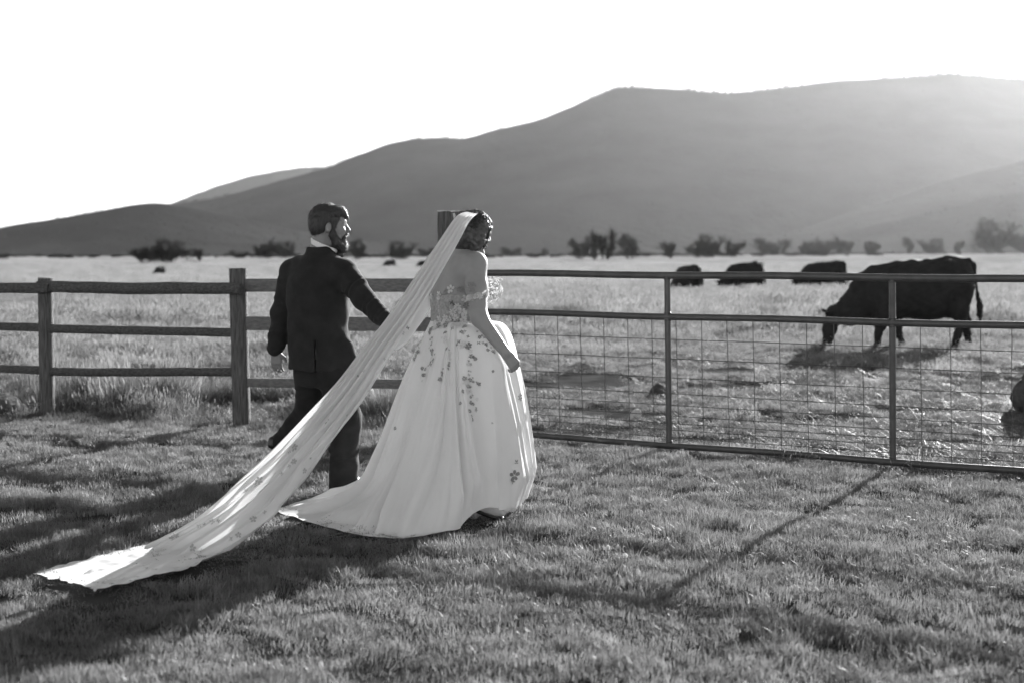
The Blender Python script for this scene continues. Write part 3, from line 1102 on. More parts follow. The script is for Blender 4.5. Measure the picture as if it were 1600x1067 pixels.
obj('shirt_cuff', mesh('shirt_cuff', v, f), M['shirt'], groom)

# trousers
S = Sculpt(lo, hi, .008)
S.loft([(gz(y), gl(c, y)[0], 0, a, b_) for y, c, a, b_ in ((560, 501, .19, .135), (585, 502, .195, .135), (602, 503, .16, .12))], gax, .04)
S.cone(front[0], front[1], .118, .092, .04, wr=(.004, 20, 0))
S.cone(front[1], front[2] + np.array((0, 0, -.045)), .092, .094, .04, wr=(.007, 30, 1.2))
S.cone(back_[0], back_[1], .112, .088, .04, wr=(.004, 20, 2))
S.cone(back_[1], back_[2] * .98 + back_[1] * .02, .086, .074, .04, wr=(.005, 24, .2))
v, f = S.build(lambda v: .003 * np.sin(v[:, 2] * 40 + 3 * np.sin(v[:, 0] * 14)) + .003 * np.sin(v[:, 0] * 50 + v[:, 2] * 17))
obj('trousers', mesh('trousers', v, f), M['trouser'], groom)


def shoe(px_a, toe_vec, parent, m, r=.046, ln=.2):
    a = np.array(px_a)
    t = np.array(toe_vec, float); t /= np.linalg.norm(t)
    S = Sculpt(a - .36, a + .36, .006)
    S.cone(a - t * .035, a + t * ln * .55, r * .95, r, .03)
    S.cone(a + t * ln * .5, a + t * ln, r, r * .62, .03)
    dn = np.cross(np.cross(t, (0, 0, -1)), t)
    sole = dn / (np.linalg.norm(dn) + 1e-9)
    S.cone(a - t * .05 + sole * r * .75, a + t * ln + sole * r * .5, .016, .013, .006, flat=None)
    S.cone(a - t * .05 + sole * r * .8, a - t * .03 + sole * r * 1.15, .03, .03, .006)
    v, f = S.build()
    return obj('shoe', mesh('shoe', v, f), m, parent)


shoe(gl(537, 757, -.05), (.45, .88, -.04), groom, M['black'])
shoe(gl(438, 693, .22), (.36, .30, -.86), groom, M['black'])

# ---- bride ------------------------------------------------------
BD = 8.40
BB = P(735, 808, BD); BB.z = float(tz(BB.x, BB.y))


def bl(px, py, dy=0):
    p = P(px, py, BD + dy) - BB
    return np.array((p.x, p.y, p.z))


bz = lambda py: bl(735, py)[2]
bax = np.array((.69, -.724))
bf = np.array((.724, .69, 0))
hf2 = frame(R(30), R(-14))
ho2 = bl(737, 361)
lo, hi = (-.65, -.45, -.03), (.55, .6, 1.85)
S = Sculpt(lo, hi, .007)
hb = head(S, ho2, hf2, .95)
S.cone(hb(-.02, 0, -.05), bl(723, 400), .052, .060, .03)
TOR = ((402, 719, .09, .066), (410, 717, .135, .085), (425, 714, .160, .100), (455, 712, .160, .112), (480, 711, .152, .114), (505, 711, .150, .115), (545, 712, .178, .14), (585, 713, .19, .15))
S.loft([(bz(y), bl(c, y)[0], 0, a, b_) for y, c, a, b_ in TOR], bax, .04, p=2.2)
for s, px_, dy in ((1, 735, -.02), (-1, 727, .17)):
    S.ell(bl(px_, 452, dy) + bf * .075, (.075, .075, .078), .03)
br = [bl(743, 412, -.13), bl(745, 450, -.18), bl(749, 497, -.27), bl(790, 551, -.36)]
S.cone(bl(727, 405, -.03), br[0], .052, .060, .05)
S.chain(br, [.066, .060, .047, .031], .03)
hand(S, br[3], (.55, .1, -.75), (-.35, .8, -.3), side=-1, curl=1.15, thumb_in=.9)
wl_ = HAND - np.array(BB)
bl_ = [bl(682, 412, .13), bl(676, 462, .24), wl_ + np.array((.085, -.03, .045))]
S.cone(bl(708, 405, .06), bl_[0], .052, .058, .05)
S.chain(bl_, [.064, .045, .031], .03)
hand(S, bl_[2], wl_ - bl_[2], (0, .4, -1), side=-1, curl=.6)
# shoulder blades and spine furrow
S.ell(bl(724, 426, -.10), (.05, .045, .06), .04)
S.cone(bl(716, 405, -.105), bl(712, 470, -.135), .008, .010, .02) if False else None
for a, b2 in ((bl(700, 590, .06), bl(706, 700, .12)), (bl(725, 590, -.06), bl(750, 690, -.08))):
    S.cone(a, b2, .095, .06, .04)
S.cone(bl(706, 700, .12), bl(712, 795, .14), .06, .035, .04)
S.cone(bl(750, 690, -.08), bl(750, 790, -.30), .06, .035, .04)
v, f = S.build()
bride = obj('person', mesh('person', v, f), M['skin'], label='woman in a white floral wedding gown and long veil, lifting her skirt', cat='person')
bride.location = BB

# hair: body of the bob and loose waves over it
S = Sculpt(ho2 - .26, ho2 + .26, .006)
S.ell(hb(.0, 0, .022), (.108, .096, .102), .03, hf2)
S.ell(hb(-.045, 0, -.05), (.078, .096, .085), .03, hf2)
for s in (-1, 1):
    S.chain([hb(.02, .085 * s, .02), hb(.012, .088 * s, -.06), hb(.0, .080 * s, -.125)], [.036, .036, .018], .03)
S.ell(hb(.115, 0, -.045), (.075, .085, .095), .02, hf2, 'cut')
v, f = S.build(nz(.0018, 140))
hair = obj('hair', mesh('hair', v, f), M['hair2'], bride)
mb = MB()
rr = random.Random(5)
for i in range(950):
    th = rr.uniform(-2.75, 2.75)          # around the head, 0 = back
    part = rr.random()
    phi0 = rr.uniform(.05, 1.35)
    n = 9
    pts = []
    wv, ph = (rr.uniform(.004, .011) if i % 4 else rr.uniform(.010, .018)), rr.uniform(0, 6)
    drop = rr.uniform(.0, .075)
    for j in range(n):
        u = j / (n - 1)
        phi = phi0 + u * rr.uniform(.75, .95)
        ex = 1 + rr.gauss(0, .012)
        fx = -math.cos(th) * .112 * math.sin(phi) * ex
        sxx = math.sin(th) * .106 * math.sin(phi) * ex
        uz = .022 + .106 * math.cos(phi) * ex - u * u * drop
        wob = wv * math.sin(u * 9 + ph)
        if fx > .075 and uz < .045:
            fx = .075
            sxx = math.copysign(max(abs(sxx), .075), sxx)
        pts.append(hb(fx + wob, sxx + wob * .6, uz + wob * .4))
    w0 = rr.uniform(.0009, .0020) if i % 4 else rr.uniform(.003, .0048)
    mb.tube(pts, [w0 * (1 - .6 * (j / (n - 1))) for j in range(n)], 3, cap=False)
# loose tendrils by the face
for i in range(90):
    s = 1 if rr.random() < .7 else -1
    p0 = (rr.uniform(.03, .085), s * rr.uniform(.07, .088), rr.uniform(-.01, .05))
    pts, wv, ph, dr = [], rr.uniform(.005, .012), rr.uniform(0, 6), rr.uniform(.08, .17)
    for j in range(9):
        u = j / 8
        pts.append(hb(p0[0] + wv * math.sin(u * 10 + ph) - .02 * u, p0[1] + s * .006 * math.sin(u * 8 + ph), p0[2] - dr * u))
    mb.tube(pts, [.0018 * (1 - .7 * j / 8) for j in range(9)], 3, cap=False)
obj('hair_strands', mb.mesh('hair_strands'), M['hair2'], hair)['kind'] = 'stuff'

# bodice
S = Sculpt(lo, hi, .006)
S.loft([(bz(y), bl(c, y)[0], 0, a + .008, b_ + .008) for y, c, a, b_ in TOR if 450 < y < 520] + [(bz(516), bl(711, 516)[0], 0, .166, .130)], bax, .02, p=2.2)
for s, px_, dy in ((1, 735, -.02), (-1, 727, .17)):
    S.ell(bl(px_, 455, dy) + bf * .075, (.084, .084, .080), .03)
# top edge: lower at the back, cut on a slant
def topcut(X, Y, Z):
    t = (X - bl(711, 455)[0]) * bf[0] + Y * bf[1]
    return -(Z - (bz(456) + .02 * np.sin(X * 40) * .15 + .16 * np.clip(t, -.1, .35)))
def nottop(X, Y, Z):
    return topcut(X, Y, Z)
S.put(lambda X, Y, Z: nottop(X, Y, Z), (lo[0], lo[1], bz(456) - .05), (hi[0], hi[1], hi[2]), .006, 'cut')
v, f = S.build(lambda v: .0012 * np.sin(v[:, 0] * 160) * np.sin(v[:, 2] * 170) * np.sin(v[:, 1] * 150))
bodice = obj('bodice', mesh('bodice', v, f), M['lace'], bride)

# off-the-shoulder lace sleeve puff and its band round the arm
mlace = mat('sheer_lace', .5, .8, 90, rough=.8, trans=.45, alpha=.06, spec=.1, bump=.003, bscale=90)
mb = MB()
pc = bl(769, 453, -.02)
nu, nv = 26, 16
V = []
for i in range(nv):
    a = math.pi * (.06 + .88 * i / (nv - 1))
    for j in range(nu):
        w = 2 * math.pi * j / nu
        rr_ = 1 + .10 * math.sin(w * 6 + i * .9) + .07 * math.sin(a * 9 + w * 3)
        V.append((pc[0] + .058 * rr_ * math.sin(a) * math.cos(w), pc[1] + .07 * rr_ * math.sin(a) * math.sin(w), pc[2] + .076 * math.cos(a) * (1 + .05 * math.sin(3 * w))))
mb.add(V, [tuple(q) for q in grid_faces(nv, nu, True)])
mnet = mat('open_lace', .4, .62, 60, rough=.8, trans=.45, alpha=.5, spec=.1)
nt_ = mnet.node_tree
vo = nt_.nodes.new('ShaderNodeTexVoronoi'); vo.feature = 'DISTANCE_TO_EDGE'; vo.inputs['Scale'].default_value = 38
mr_ = nt_.nodes.new('ShaderNodeMapRange'); mr_.inputs['From Min'].default_value = .06; mr_.inputs['From Max'].default_value = .16; mr_.inputs['To Max'].default_value = .75
nt_.links.new(nt_.nodes['Texture Coordinate'].outputs['Object'], vo.inputs['Vector'])
nt_.links.new(vo.outputs['Distance'], mr_.inputs['Value'])
mix_ = [n for n in nt_.nodes if n.type == 'MIX_SHADER'][-1]
nt_.links.new(mr_.outputs[0], mix_.inputs[0])
obj('sleeve', mb.mesh('sleeve'), mnet, bride)
mb = MB()
for i in range(3):          # frilled hems of the sleeve
    pts = []
    for j in range(40):
        w = 2 * math.pi * j / 39
        pts.append((pc[0] + (.052 - .012 * i) * math.cos(w) * (1 + .12 * math.sin(5 * w + i)), pc[1] + .06 * math.sin(w), pc[2] + (.045 - .05 * i) + .02 * math.sin(w + 1.2 * i) + .012 * math.sin(3 * w)))
    mb.tube(pts, .004, 5, cap=False)
obj('sleeve_frill', mb.mesh('sleeve_frill'), M['petal'], bride)
mb = MB()
bc = br[1] * .72 + br[2] * .28
V = []
nu = 40
for i in range(5):
    for j in range(nu):
        w = 2 * math.pi * j / nu
        r_ = .064 + .003 * math.sin(w * 9) + .002 * math.sin(i * 2.1)
        V.append((bc[0] + r_ * math.cos(w), bc[1] + r_ * math.sin(w), bc[2] + .020 - i * .009 + .25 * r_ * math.cos(w) + .004 * math.sin(w * 7)))
mb.add(V, [tuple(q) for q in grid_faces(5, nu, True)])
band = obj('sleeve_band', mb.mesh('sleeve_band'), mlace, bride)

# skirt with train
WC = bl(711, 505)
hem = []
for (px_, py_, z_) in ((435, 797, .035), (462, 812, .03), (500, 824, .03), (560, 839, .03), (625, 846, .03), (685, 838, .03), (722, 824, .05), (741, 803, .10), (765, 792, .12), (792, 796, .10), (810, 792, .07), (829, 776, .05)):
    y_ = (H - z_) * F / (py_ - 385)
    p = P(px_, py_, y_) - BB
    hem.append((p.x, p.y, p.z))
c0 = WC[:2]
for (rx, ry, z_) in ((.45, .42, .04), (.28, .60, .03), (0, .64, .03), (-.28, .58, .03), (-.56, .42, .03), (-.85, .24, .03)):
    hem.append((c0[0] + rx, c0[1] + ry, z_))
hem.append(hem[0])
NH, MR = 520, 110
ext = [hem[-3], hem[-2]] + hem + [hem[1], hem[2]]
hc = curve_pts(ext, 3000)
i0 = np.argmin(np.linalg.norm(hc[:1200] - np.array(hem[0]), axis=1))
i1 = 1800 + np.argmin(np.linalg.norm(hc[1800:] - np.array(hem[0]), axis=1))
seg = hc[i0:i1]
Ls = np.r_[0, np.cumsum(np.linalg.norm(np.diff(seg, axis=0), axis=1))]
tt = np.linspace(0, Ls[-1], NH, endpoint=False)
hc = np.stack([np.interp(tt, Ls, seg[:, k]) for k in range(3)], 1)
rel = hc[:, :2] - c0
th = np.unwrap(np.arctan2(rel[:, 1], rel[:, 0]))
deg = np.degrees(th) % 360
wa, wb = .166, .130
ca = np.cos(th) * bax[0] + np.sin(th) * bax[1]
cb = -np.cos(th) * bax[1] + np.sin(th) * bax[0]
rw = 1 / np.sqrt((ca / wa) ** 2 + (cb / wb) ** 2)
waist = np.stack([c0[0] + rw * np.cos(th), c0[1] + rw * np.sin(th)], 1)
kd = [0, 40, 80, 130, 160, 175, 200, 225, 250, 275, 300, 330, 360]
pa = np.interp(deg, kd, [6.0, 4.0, 1.6, 1.1, 1.0, 1.0, 1.0, 1.05, 1.2, 1.6, 3.0, 5.5, 6.0])
pb = np.interp(deg, kd, [1.0, 1.0, 1.3, 1.8, 2.2, 2.25, 2.1, 1.9, 1.6, 1.2, 1.0, 1.0, 1.0])
SK = np.zeros((MR, NH, 3))
gs = np.linspace(0, 1, 300)
ztr = np.interp(gs, [0, .09, .177, .3, .43, .52, .64, .8, 1], [1, .865, .69, .405, .165, .09, .045, .015, 0])
kk_ = np.hanning(31); kk_ /= kk_.sum()
ztr = np.convolve(np.pad(ztr, 15, 'reflect', reflect_type='odd'), kk_, 'valid')
wtr = np.interp(deg, [0, 90, 130, 215, 250, 360], [0, 0, 1, 1, 0, 0])
for j in range(NH):
    zf = (1 - gs ** pa[j]) ** pb[j]
    zf = zf + (ztr - zf) * wtr[j]
    xy = waist[j] + (hc[j, :2] - waist[j]) * gs[:, None]
    z = hc[j, 2] + (WC[2] + .01 - hc[j, 2]) * zf
    q = np.c_[xy, z]
    Lq = np.r_[0, np.cumsum(np.linalg.norm(np.diff(q, axis=0), axis=1))]
    t_ = np.linspace(0, Lq[-1], MR)
    SK[:, j] = np.stack([np.interp(t_, Lq, q[:, k]) for k in range(3)], 1)
du = np.roll(SK, -1, 1) - np.roll(SK, 1, 1)
dv = np.gradient(SK, axis=0)
nn = np.cross(dv, du)
nn /= np.linalg.norm(nn, axis=2, keepdims=True) + 1e-9
if (nn[MR // 2] * np.c_[rel, np.zeros(NH)]).sum() < 0:
    nn = -nn
sfr = tt / Ls[-1]
tr = np.linspace(0, 1, MR)[:, None]
warp = 1.2 * np.sin(2 * math.pi * 3 * sfr[None] + 2.2 * tr) + .8 * np.sin(2 * math.pi * 7 * sfr[None] - 3 * tr)
f1 = np.abs(np.sin(math.pi * 17 * sfr[None] + warp)) ** 1.4
f2 = np.abs(np.sin(math.pi * 31 * sfr[None] + 1.7 * warp + 1)) ** 1.2
f3 = np.abs(np.sin(math.pi * 67 * sfr[None] + 2.1 * warp + .6 * np.sin(9 * tr)))
big = np.sin(2 * math.pi * 6 * sfr[None] + 1.0 + 1.4 * tr)
disp = tr ** 1.1 * (.078 * f1 + .040 * f2 + .008 * f3 + .016 * big) * (1 - .65 * np.clip((tr - .86) / .14, 0, 1)) - .052 * tr
# gathered point where the hand lifts the cloth
SK = SK + nn * disp[..., None]
SK[0] = np.c_[waist, np.full(NH, WC[2] + .012)]
hp = br[3] + np.array((.04, .01, -.06))
dd = np.linalg.norm(SK - hp, axis=2)
wgt = np.exp(-(dd / .085) ** 2)[..., None]
SK = SK + (hp - SK) * wgt * .45
SK[..., 2] = np.maximum(SK[..., 2], .032 + .014 * fbm(SK[..., 0] * 12 + 9, SK[..., 1] * 12 + 4, 2))
skirt = obj('skirt', mesh('skirt', SK.reshape(-1, 3), grid_faces(MR, NH, True)), M['tulle'], bride)

# under-layer peeping below the lifted hem
mb = MB()
V = []
for i in range(6):
    for j in range(30):
        u = j / 29
        px_ = 768 + 48 * u
        p = bl(px_, 778 + i * (6.2 - 2.4 * u) + 2 * math.sin(u * 13), -.30 + .30 * u + .02 * math.sin(u * 21 + i * .4))
        V.append(p)
mb.add(V, [tuple(q) for q in grid_faces(6, 30)])
obj('underskirt', mb.mesh('underskirt'), M['tulle'], bride)
sh = shoe(np.array(P(750, 795, 8.08) - BB), (.95, -.1, -.16), bride, M['petal'], r=.032, ln=.13)
sole = MB()
sole.tube([np.array(P(*q_) - BB) for q_ in ((741, 796, 8.04), (757, 803, 8.02), (773, 808, 8.0), (787, 809, 7.99))], [.010, .012, .013, .008], 8)
obj('sole', sole.mesh('sole'), M['black'], sh)

# veil: gathered at the crown, trailing down to the lawn behind
U = [(737, 332, 8.40), (721, 334, 8.30), (709, 344, 8.22), (683, 383, 8.10), (646, 437, 7.95), (607, 495, 7.8), (558, 560, 7.66), (526, 600, 7.58), (480, 649, 7.5), (422, 711, 7.42), (367, 760, 7.36), (306, 811, 7.3), (232, 850, 7.22), (193, 865, 7.08), (86, 902, 6.7), (47, 913, 6.53)]
Wd = [(748, 333, 8.36), (734, 346, 8.2), (714, 383, 8.08), (674, 453, 7.9), (640, 510, 7.75), (617, 545, 7.67), (595, 580, 7.6), (561, 635, 7.5), (522, 686, 7.42), (505, 708, 7.36), (463, 760, 7.24), (441, 784, 7.17), (424, 805, 7.1), (342, 867, 6.93), (297, 898, 6.7), (227, 917, 6.46), (142, 940, 6.2)]
NS, NV = 260, 90
Uc = curve_pts([tuple(P(*q)) for q in U], NS)
Wc = curve_pts([tuple(P(*q)) for q in Wd], NS)
s_ = np.linspace(0, 1, NS)[:, None]
v_ = np.linspace(0, 1, NV)[None]
VL = Uc[:, None, :] * (1 - v_[..., None]) + Wc[:, None, :] * v_[..., None]
du = np.gradient(VL, axis=0); dv = np.gradient(VL, axis=1)
nn = np.cross(du, dv); nn /= np.linalg.norm(nn, axis=2, keepdims=True) + 1e-9
if nn[NS // 2, NV // 2, 1] > 0:
    nn = -nn
wob = .25 * np.sin(s_ * 5 + 1) + .12 * np.sin(s_ * 13 + v_ * 3)
cf = np.sin(2 * math.pi * (5.2 * v_ + wob)) * .6 + np.sin(2 * math.pi * (9.3 * v_ + 1.5 * wob + .3)) * .4 + .28 * np.sin(2 * math.pi * (17 * v_ - 2 * wob)) + .12 * np.sin(2 * math.pi * (31 * v_ + 3 * wob))
amp = .003 + .006 * np.clip(s_ * 4, 0, 1) + .018 * np.sin(np.clip(s_ * 1.15, 0, 1) * math.pi) + .01 * s_
bow = .03 * np.sin(math.pi * v_) * np.clip(s_ * 3, 0, 1)
VL = VL + nn * (amp * cf + bow)[..., None]
crump = np.clip((s_ - .72) / .28, 0, 1)
VL[..., 2] += crump * .085 * (fbm(s_ * 26 + 3 + 0 * v_, v_ * 7 + s_ * 12, 4) - .42)
VL[..., 1] += .02 * crump * (fbm(s_ * 30 + 40 + 0 * v_, v_ * 9, 3) - .5)
# scalloped hem: the end runs out unevenly, the long edges ripple
tipw = np.clip((s_ - .90) / .10, 0, 1) ** 2
tng = np.gradient(VL, axis=0); tng /= np.linalg.norm(tng, axis=2, keepdims=True) + 1e-9
VL = VL + tng * (tipw * (.014 * np.abs(np.sin(v_ * math.pi * 7.5)) - .02 + .10 * (fbm(v_ * 6 + 3, v_ * 0 + 8, 2) - .5)))[..., None]
crs = np.gradient(VL, axis=1); crs /= np.linalg.norm(crs, axis=2, keepdims=True) + 1e-9
edg = np.clip((v_ - .86) / .14, 0, 1) - np.clip((.14 - v_) / .14, 0, 1)
VL = VL + crs * (edg * crump * .035 * (np.abs(np.sin(s_ * 95)) - .3 + (fbm(s_ * 30, s_ * 0 + 5, 2) - .5)))[..., None]
edge = np.abs(v_ - .5) * 2
VL[..., 2] = np.maximum(VL[..., 2], .028 + .03 * fbm(VL[..., 0] * 7, VL[..., 1] * 7, 3))
veil = obj('veil', mesh('veil', (VL - np.array(BB)).reshape(-1, 3), grid_faces(NS, NV)), M['veil'], bride)
# the veil's inner fold beside the hip
I0 = [(668, 462, 7.95), (654, 484, 7.86), (639, 509, 7.78), (625, 531, 7.73), (614, 547, 7.69)]
I1 = [(671, 462, 7.98), (672, 478, 8.04), (666, 491, 8.03), (648, 519, 7.95), (635, 536, 7.88), (619, 549, 7.75)]
a_, b_ = curve_pts([tuple(P(*q)) for q in I0], 40), curve_pts([tuple(P(*q)) for q in I1], 40)
vv = np.linspace(0, 1, 14)[None, :, None]
IF = a_[:, None] * (1 - vv) + b_[:, None] * vv
IF[..., 1] += .05 * np.sin(vv[..., 0] * math.pi)
obj('veil_fold', mesh('veil_fold', (IF - np.array(BB)).reshape(-1, 3), grid_faces(40, 14)), M['veil'], veil)

# ---- floral applique: flowers and leaves sewn on veil, bodice and skirt
def flower_mesh(n, inner, seed, cup=.35):
    r_ = random.Random(seed)
    q = MB()
    for i in range(n):
        a = 2 * math.pi * i / n + r_.uniform(-.1, .1)
        w = math.pi / n * .92
        ln = r_.uniform(.85, 1.1)
        pt = lambda rad, da, z: (rad * math.cos(a + da), rad * math.sin(a + da), z)
        q.add([pt(inner, 0, .05), pt(.55 * ln, w, .18 * cup + .05), pt(.95 * ln, w * .55, .5 * cup), pt(1.05 * ln, 0, .42 * cup), pt(.95 * ln, -w * .55, .5 * cup), pt(.55 * ln, -w, .18 * cup + .05), pt(.6 * ln, 0, .05)],
              [(0, 1, 6), (1, 2, 3, 6), (3, 4, 5, 6), (5, 0, 6)])
    return q


def eye_mesh():
    q = MB()
    q.tube([(0, 0, .02), (0, 0, .16), (0, 0, .22)], [.2, .2, .1], 8)
    return q.mesh('flower_eye')


def leaf_mesh():
    q = MB()
    for (ox, oy, an, ln) in ((0, 0, .2, 1.0), (.1, .1, 1.3, .8), (-.1, .0, -1.0, .75), (.0, -.1, 2.6, .7)):
        c, s2 = math.cos(an), math.sin(an)
        pts = [(0, 0, .03), (.4, .2, .10), (1, 0, .08), (.4, -.2, .10), (.45, 0, .04)]
        q.add([((x * c - y * s2) * ln + ox, (x * s2 + y * c) * ln + oy, z) for x, y, z in pts], [(0, 4, 1), (1, 4, 2), (2, 4, 3), (3, 4, 0)])
    return q.mesh('leaf_spray', False)


FM = [flower_mesh(6, .08, 1).mesh('flower', False), flower_mesh(5, .1, 2).mesh('flower', False), flower_mesh(8, .1, 3, .5).mesh('flower', False)]
for k_, mm in zip(FM, (M['petal'],) * 3):
    k_.materials.append(mm)
FG = [k_.copy() for k_ in FM]
for k_ in FG:
    k_.materials.clear(); k_.materials.append(M['greypetal'])
EY = eye_mesh(); EY.materials.append(M['greypetal'])
LD = leaf_mesh(); LD.materials.append(M['leafdark'])
LG = LD.copy(); LG.materials.clear(); LG.materials.append(M['greypetal'])
mpale = mat('applique_pale', .46, .56, 40, rough=.8, trans=.25, spec=.1)
FV = [k_.copy() for k_ in FM]
for k_ in FV:
    k_.materials.clear(); k_.materials.append(mpale)
LV = LD.copy(); LV.materials.clear(); LV.materials.append(mpale)


def bvh(o):
    me = o.data
    off = BB
    return BVHTree.FromPolygons([v.co + off for v in me.vertices], [tuple(p.vertices) for p in me.polygons])


TREE = {o.name: (o, bvh(o)) for o in (veil, skirt, bodice, bride, band)}
org = Vector((0, 0, H))


def sew(px_, py_, kind, size, on, rnd_=None):
    best = None
    for o in on:
        tree = TREE[o.name][1]
        d = (P(px_, py_, 5.0) - org).normalized()
        hit = tree.ray_cast(org, d)
        if hit[0] is not None and (best is None or hit[3] < best[1][3]):
            best = (o, hit)
    if best is None:
        return
    o, (loc, nrm, _, _) = best
    if nrm.dot(org - loc) < 0:
        nrm = -nrm
    me, nm = {'w': (random.choice(FM), 'flower'), 'g': (random.choice(FG), 'flower'), 'd': (LD, 'leaf'), 'l': (LG, 'leaf'), 'v': (random.choice(FV), 'flower'), 'x': (LV, 'leaf')}[kind]
    fl = obj(nm, me, None, o)
    q = nrm.to_track_quat('Z', 'Y') @ Matrix.Rotation(random.uniform(0, 6.28), 3, 'Z').to_quaternion()
    fl.rotation_mode = 'QUATERNION'
    fl.rotation_quaternion = q
    fl.location = loc - BB + nrm * .003
    fl.scale = (size,) * 3


dress = (bodice, skirt, band, bride)
for px_, py_, k_, s2 in (
    (705, 452, 'w', .026), (687, 461, 'w', .022), (675, 464, 'w', .022), (678, 457, 'l', .02), (697, 457, 'g', .02), (719, 452, 'g', .02), (727, 449, 'l', .02), (737, 449, 'g', .034),
    (727, 467, 'w', .024), (733, 466, 'w', .02), (750, 464, 'w', .019), (742, 466, 'w', .010), (737, 467, 'w', .010), (758, 463, 'l', .014),
    (705, 473, 'd', .022), (709, 476, 'd', .014), (715, 480, 'w', .024), (708, 488, 'w', .024), (700, 483, 'l', .02), (728, 478, 'g', .022), (722, 487, 'w', .026), (696, 497, 'w', .021), (703, 497, 'l', .02),
    (707, 500, 'd', .014), (693, 506, 'w', .018), (712, 497, 'w', .02), (686, 466, 'w', .015), (673, 475, 'l', .018), (676, 487, 'l', .016), (682, 512, 'w', .018), (708, 509, 'w', .02), (716, 508, 'w', .022), (724, 500, 'w', .024), (733, 498, 'g', .018)):
    sew(px_, py_, k_, s2, (bodice, bride, band, skirt))
for i in range(26):
    sew(677 + i * 2.6 + random.gauss(0, 2), 505 + 6 * math.sin(i * 1.7) + random.gauss(0, 3), 'wwlwg'[i % 5], random.uniform(.014, .024), (bodice, skirt))
rv = random.Random(9)


def vine(path, n, kinds, s2, jit, on):
    c = curve_pts(path, int(n * 1.9))
    s2 = s2 * .82
    for x, y in c:
        sew(x + rv.gauss(0, jit), y + rv.gauss(0, jit), rv.choice(kinds), s2 * rv.uniform(.7, 1.25), on)


sk = (skirt, bodice)
vine([(661, 512), (658, 530), (652, 545), (648, 560)], 8, 'lgdl', .016, 2, sk)
vine([(673, 512), (673, 535), (676, 560), (664, 575), (661, 592)], 13, 'lggdl', .015, 2.5, sk)
vine([(695, 512), (699, 540), (702, 560), (692, 578), (690, 596)], 13, 'lggdw', .015, 2.5, sk)
vine([(722, 512), (727, 530), (735, 555), (731, 585), (731, 605), (738, 628), (736, 652)], 20, 'lgwlg', .016, 3, sk)
vine([(735, 590), (743, 597), (748, 604)], 4, 'lg', .013, 1.5, sk)
vine([(745, 515), (755, 530), (765, 545), (772, 555)], 7, 'lgl', .015, 2, sk)
for px_, py_, k_, s2 in ((717, 534, 'd', .022), (714, 539, 'd', .014), (731, 506, 'd', .020), (724, 540, 'w', .024), (732, 541, 'g', .022), (747, 536, 'l', .018), (728, 598, 'w', .022), (732, 612, 'w', .022), (778, 508, 'd', .02), (783, 513, 'd', .014),
                        (812, 620, 'g', .022), (803, 742, 'g', .034), (806, 722, 'l', .022), (800, 752, 'l', .024), (618, 669, 'g', .012), (720, 630, 'g', .010), (770, 580, 'g', .009), (769, 660, 'l', .010), (795, 505, 'l', .014)):
    sew(px_, py_, k_, s2, sk)
vl = (veil,)
for px_, py_, k_, s2 in ((636, 512, 'd', .024), (630, 520, 'l', .022), (560, 588, 'd', .018), (568, 578, 'l', .018), (508, 660, 'd', .018), (512, 655, 'l', .016), (541, 648, 'd', .014), (459, 698, 'g', .024), (452, 705, 'l', .02), (458, 720, 'g', .02), (452, 728, 'l', .02),
                        (484, 715, 'd', .016), (440, 740, 'l', .02), (475, 735, 'g', .016), (405, 750, 'g', .024), (399, 757, 'l', .024), (382, 768, 'l', .026), (340, 812, 'd', .022), (332, 815, 'l', .026), (320, 818, 'd', .02), (312, 821, 'l', .022), (273, 840, 'g', .030),
                        (412, 800, 'l', .02), (395, 810, 'g', .02), (372, 835, 'g', .018), (360, 842, 'l', .02), (300, 856, 'g', .022), (248, 866, 'l', .026), (240, 890, 'l', .028), (228, 888, 'd', .018), (262, 896, 'd', .022), (280, 890, 'w', .034), (296, 885, 'w', .034), (288, 897, 'w', .03),
                        (304, 888, 'd', .022), (308, 880, 'l', .022), (250, 900, 'g', .03), (232, 905, 'w', .03), (215, 902, 'l', .024), (205, 908, 'd', .024), (188, 905, 'w', .03), (175, 912, 'd', .024), (166, 909, 'w', .034), (150, 918, 'w', .036), (158, 926, 'g', .036), (142, 930, 'g', .034), (135, 911, 'd', .02),
                        (128, 918, 'w', .032), (112, 906, 'd', .026), (105, 907, 'd', .02), (172, 924, 'w', .036), (120, 927, 'g', .03), (182, 925, 'w', .03), (600, 560, 'l', .016), (575, 610, 'l', .014)):
    sew(px_, py_, {'g': 'v', 'l': 'x', 'd': 'd' if (px_ < 320 or px_ > 620) else 'l'}.get(k_, k_), s2 * (.7 if k_ == 'd' else .9), vl)
# covered buttons down the back of the bodice
q = MB()
bmb = bmesh.new(); bmesh.ops.create_icosphere(bmb, subdivisions=1, radius=.0042)
bme = bpy.data.meshes.new('button'); bmb.to_mesh(bme); bmb.free(); bme.materials.append(M['petal'])
for i in range(12):
    d = (P(684 + i * .35, 468 + i * 3.1, 5) - org).normalized()
    hit = TREE[bodice.name][1].ray_cast(org, d)
    if hit[0] is not None:
        o = obj('button', bme, None, bodice); o.location = hit[0] - BB

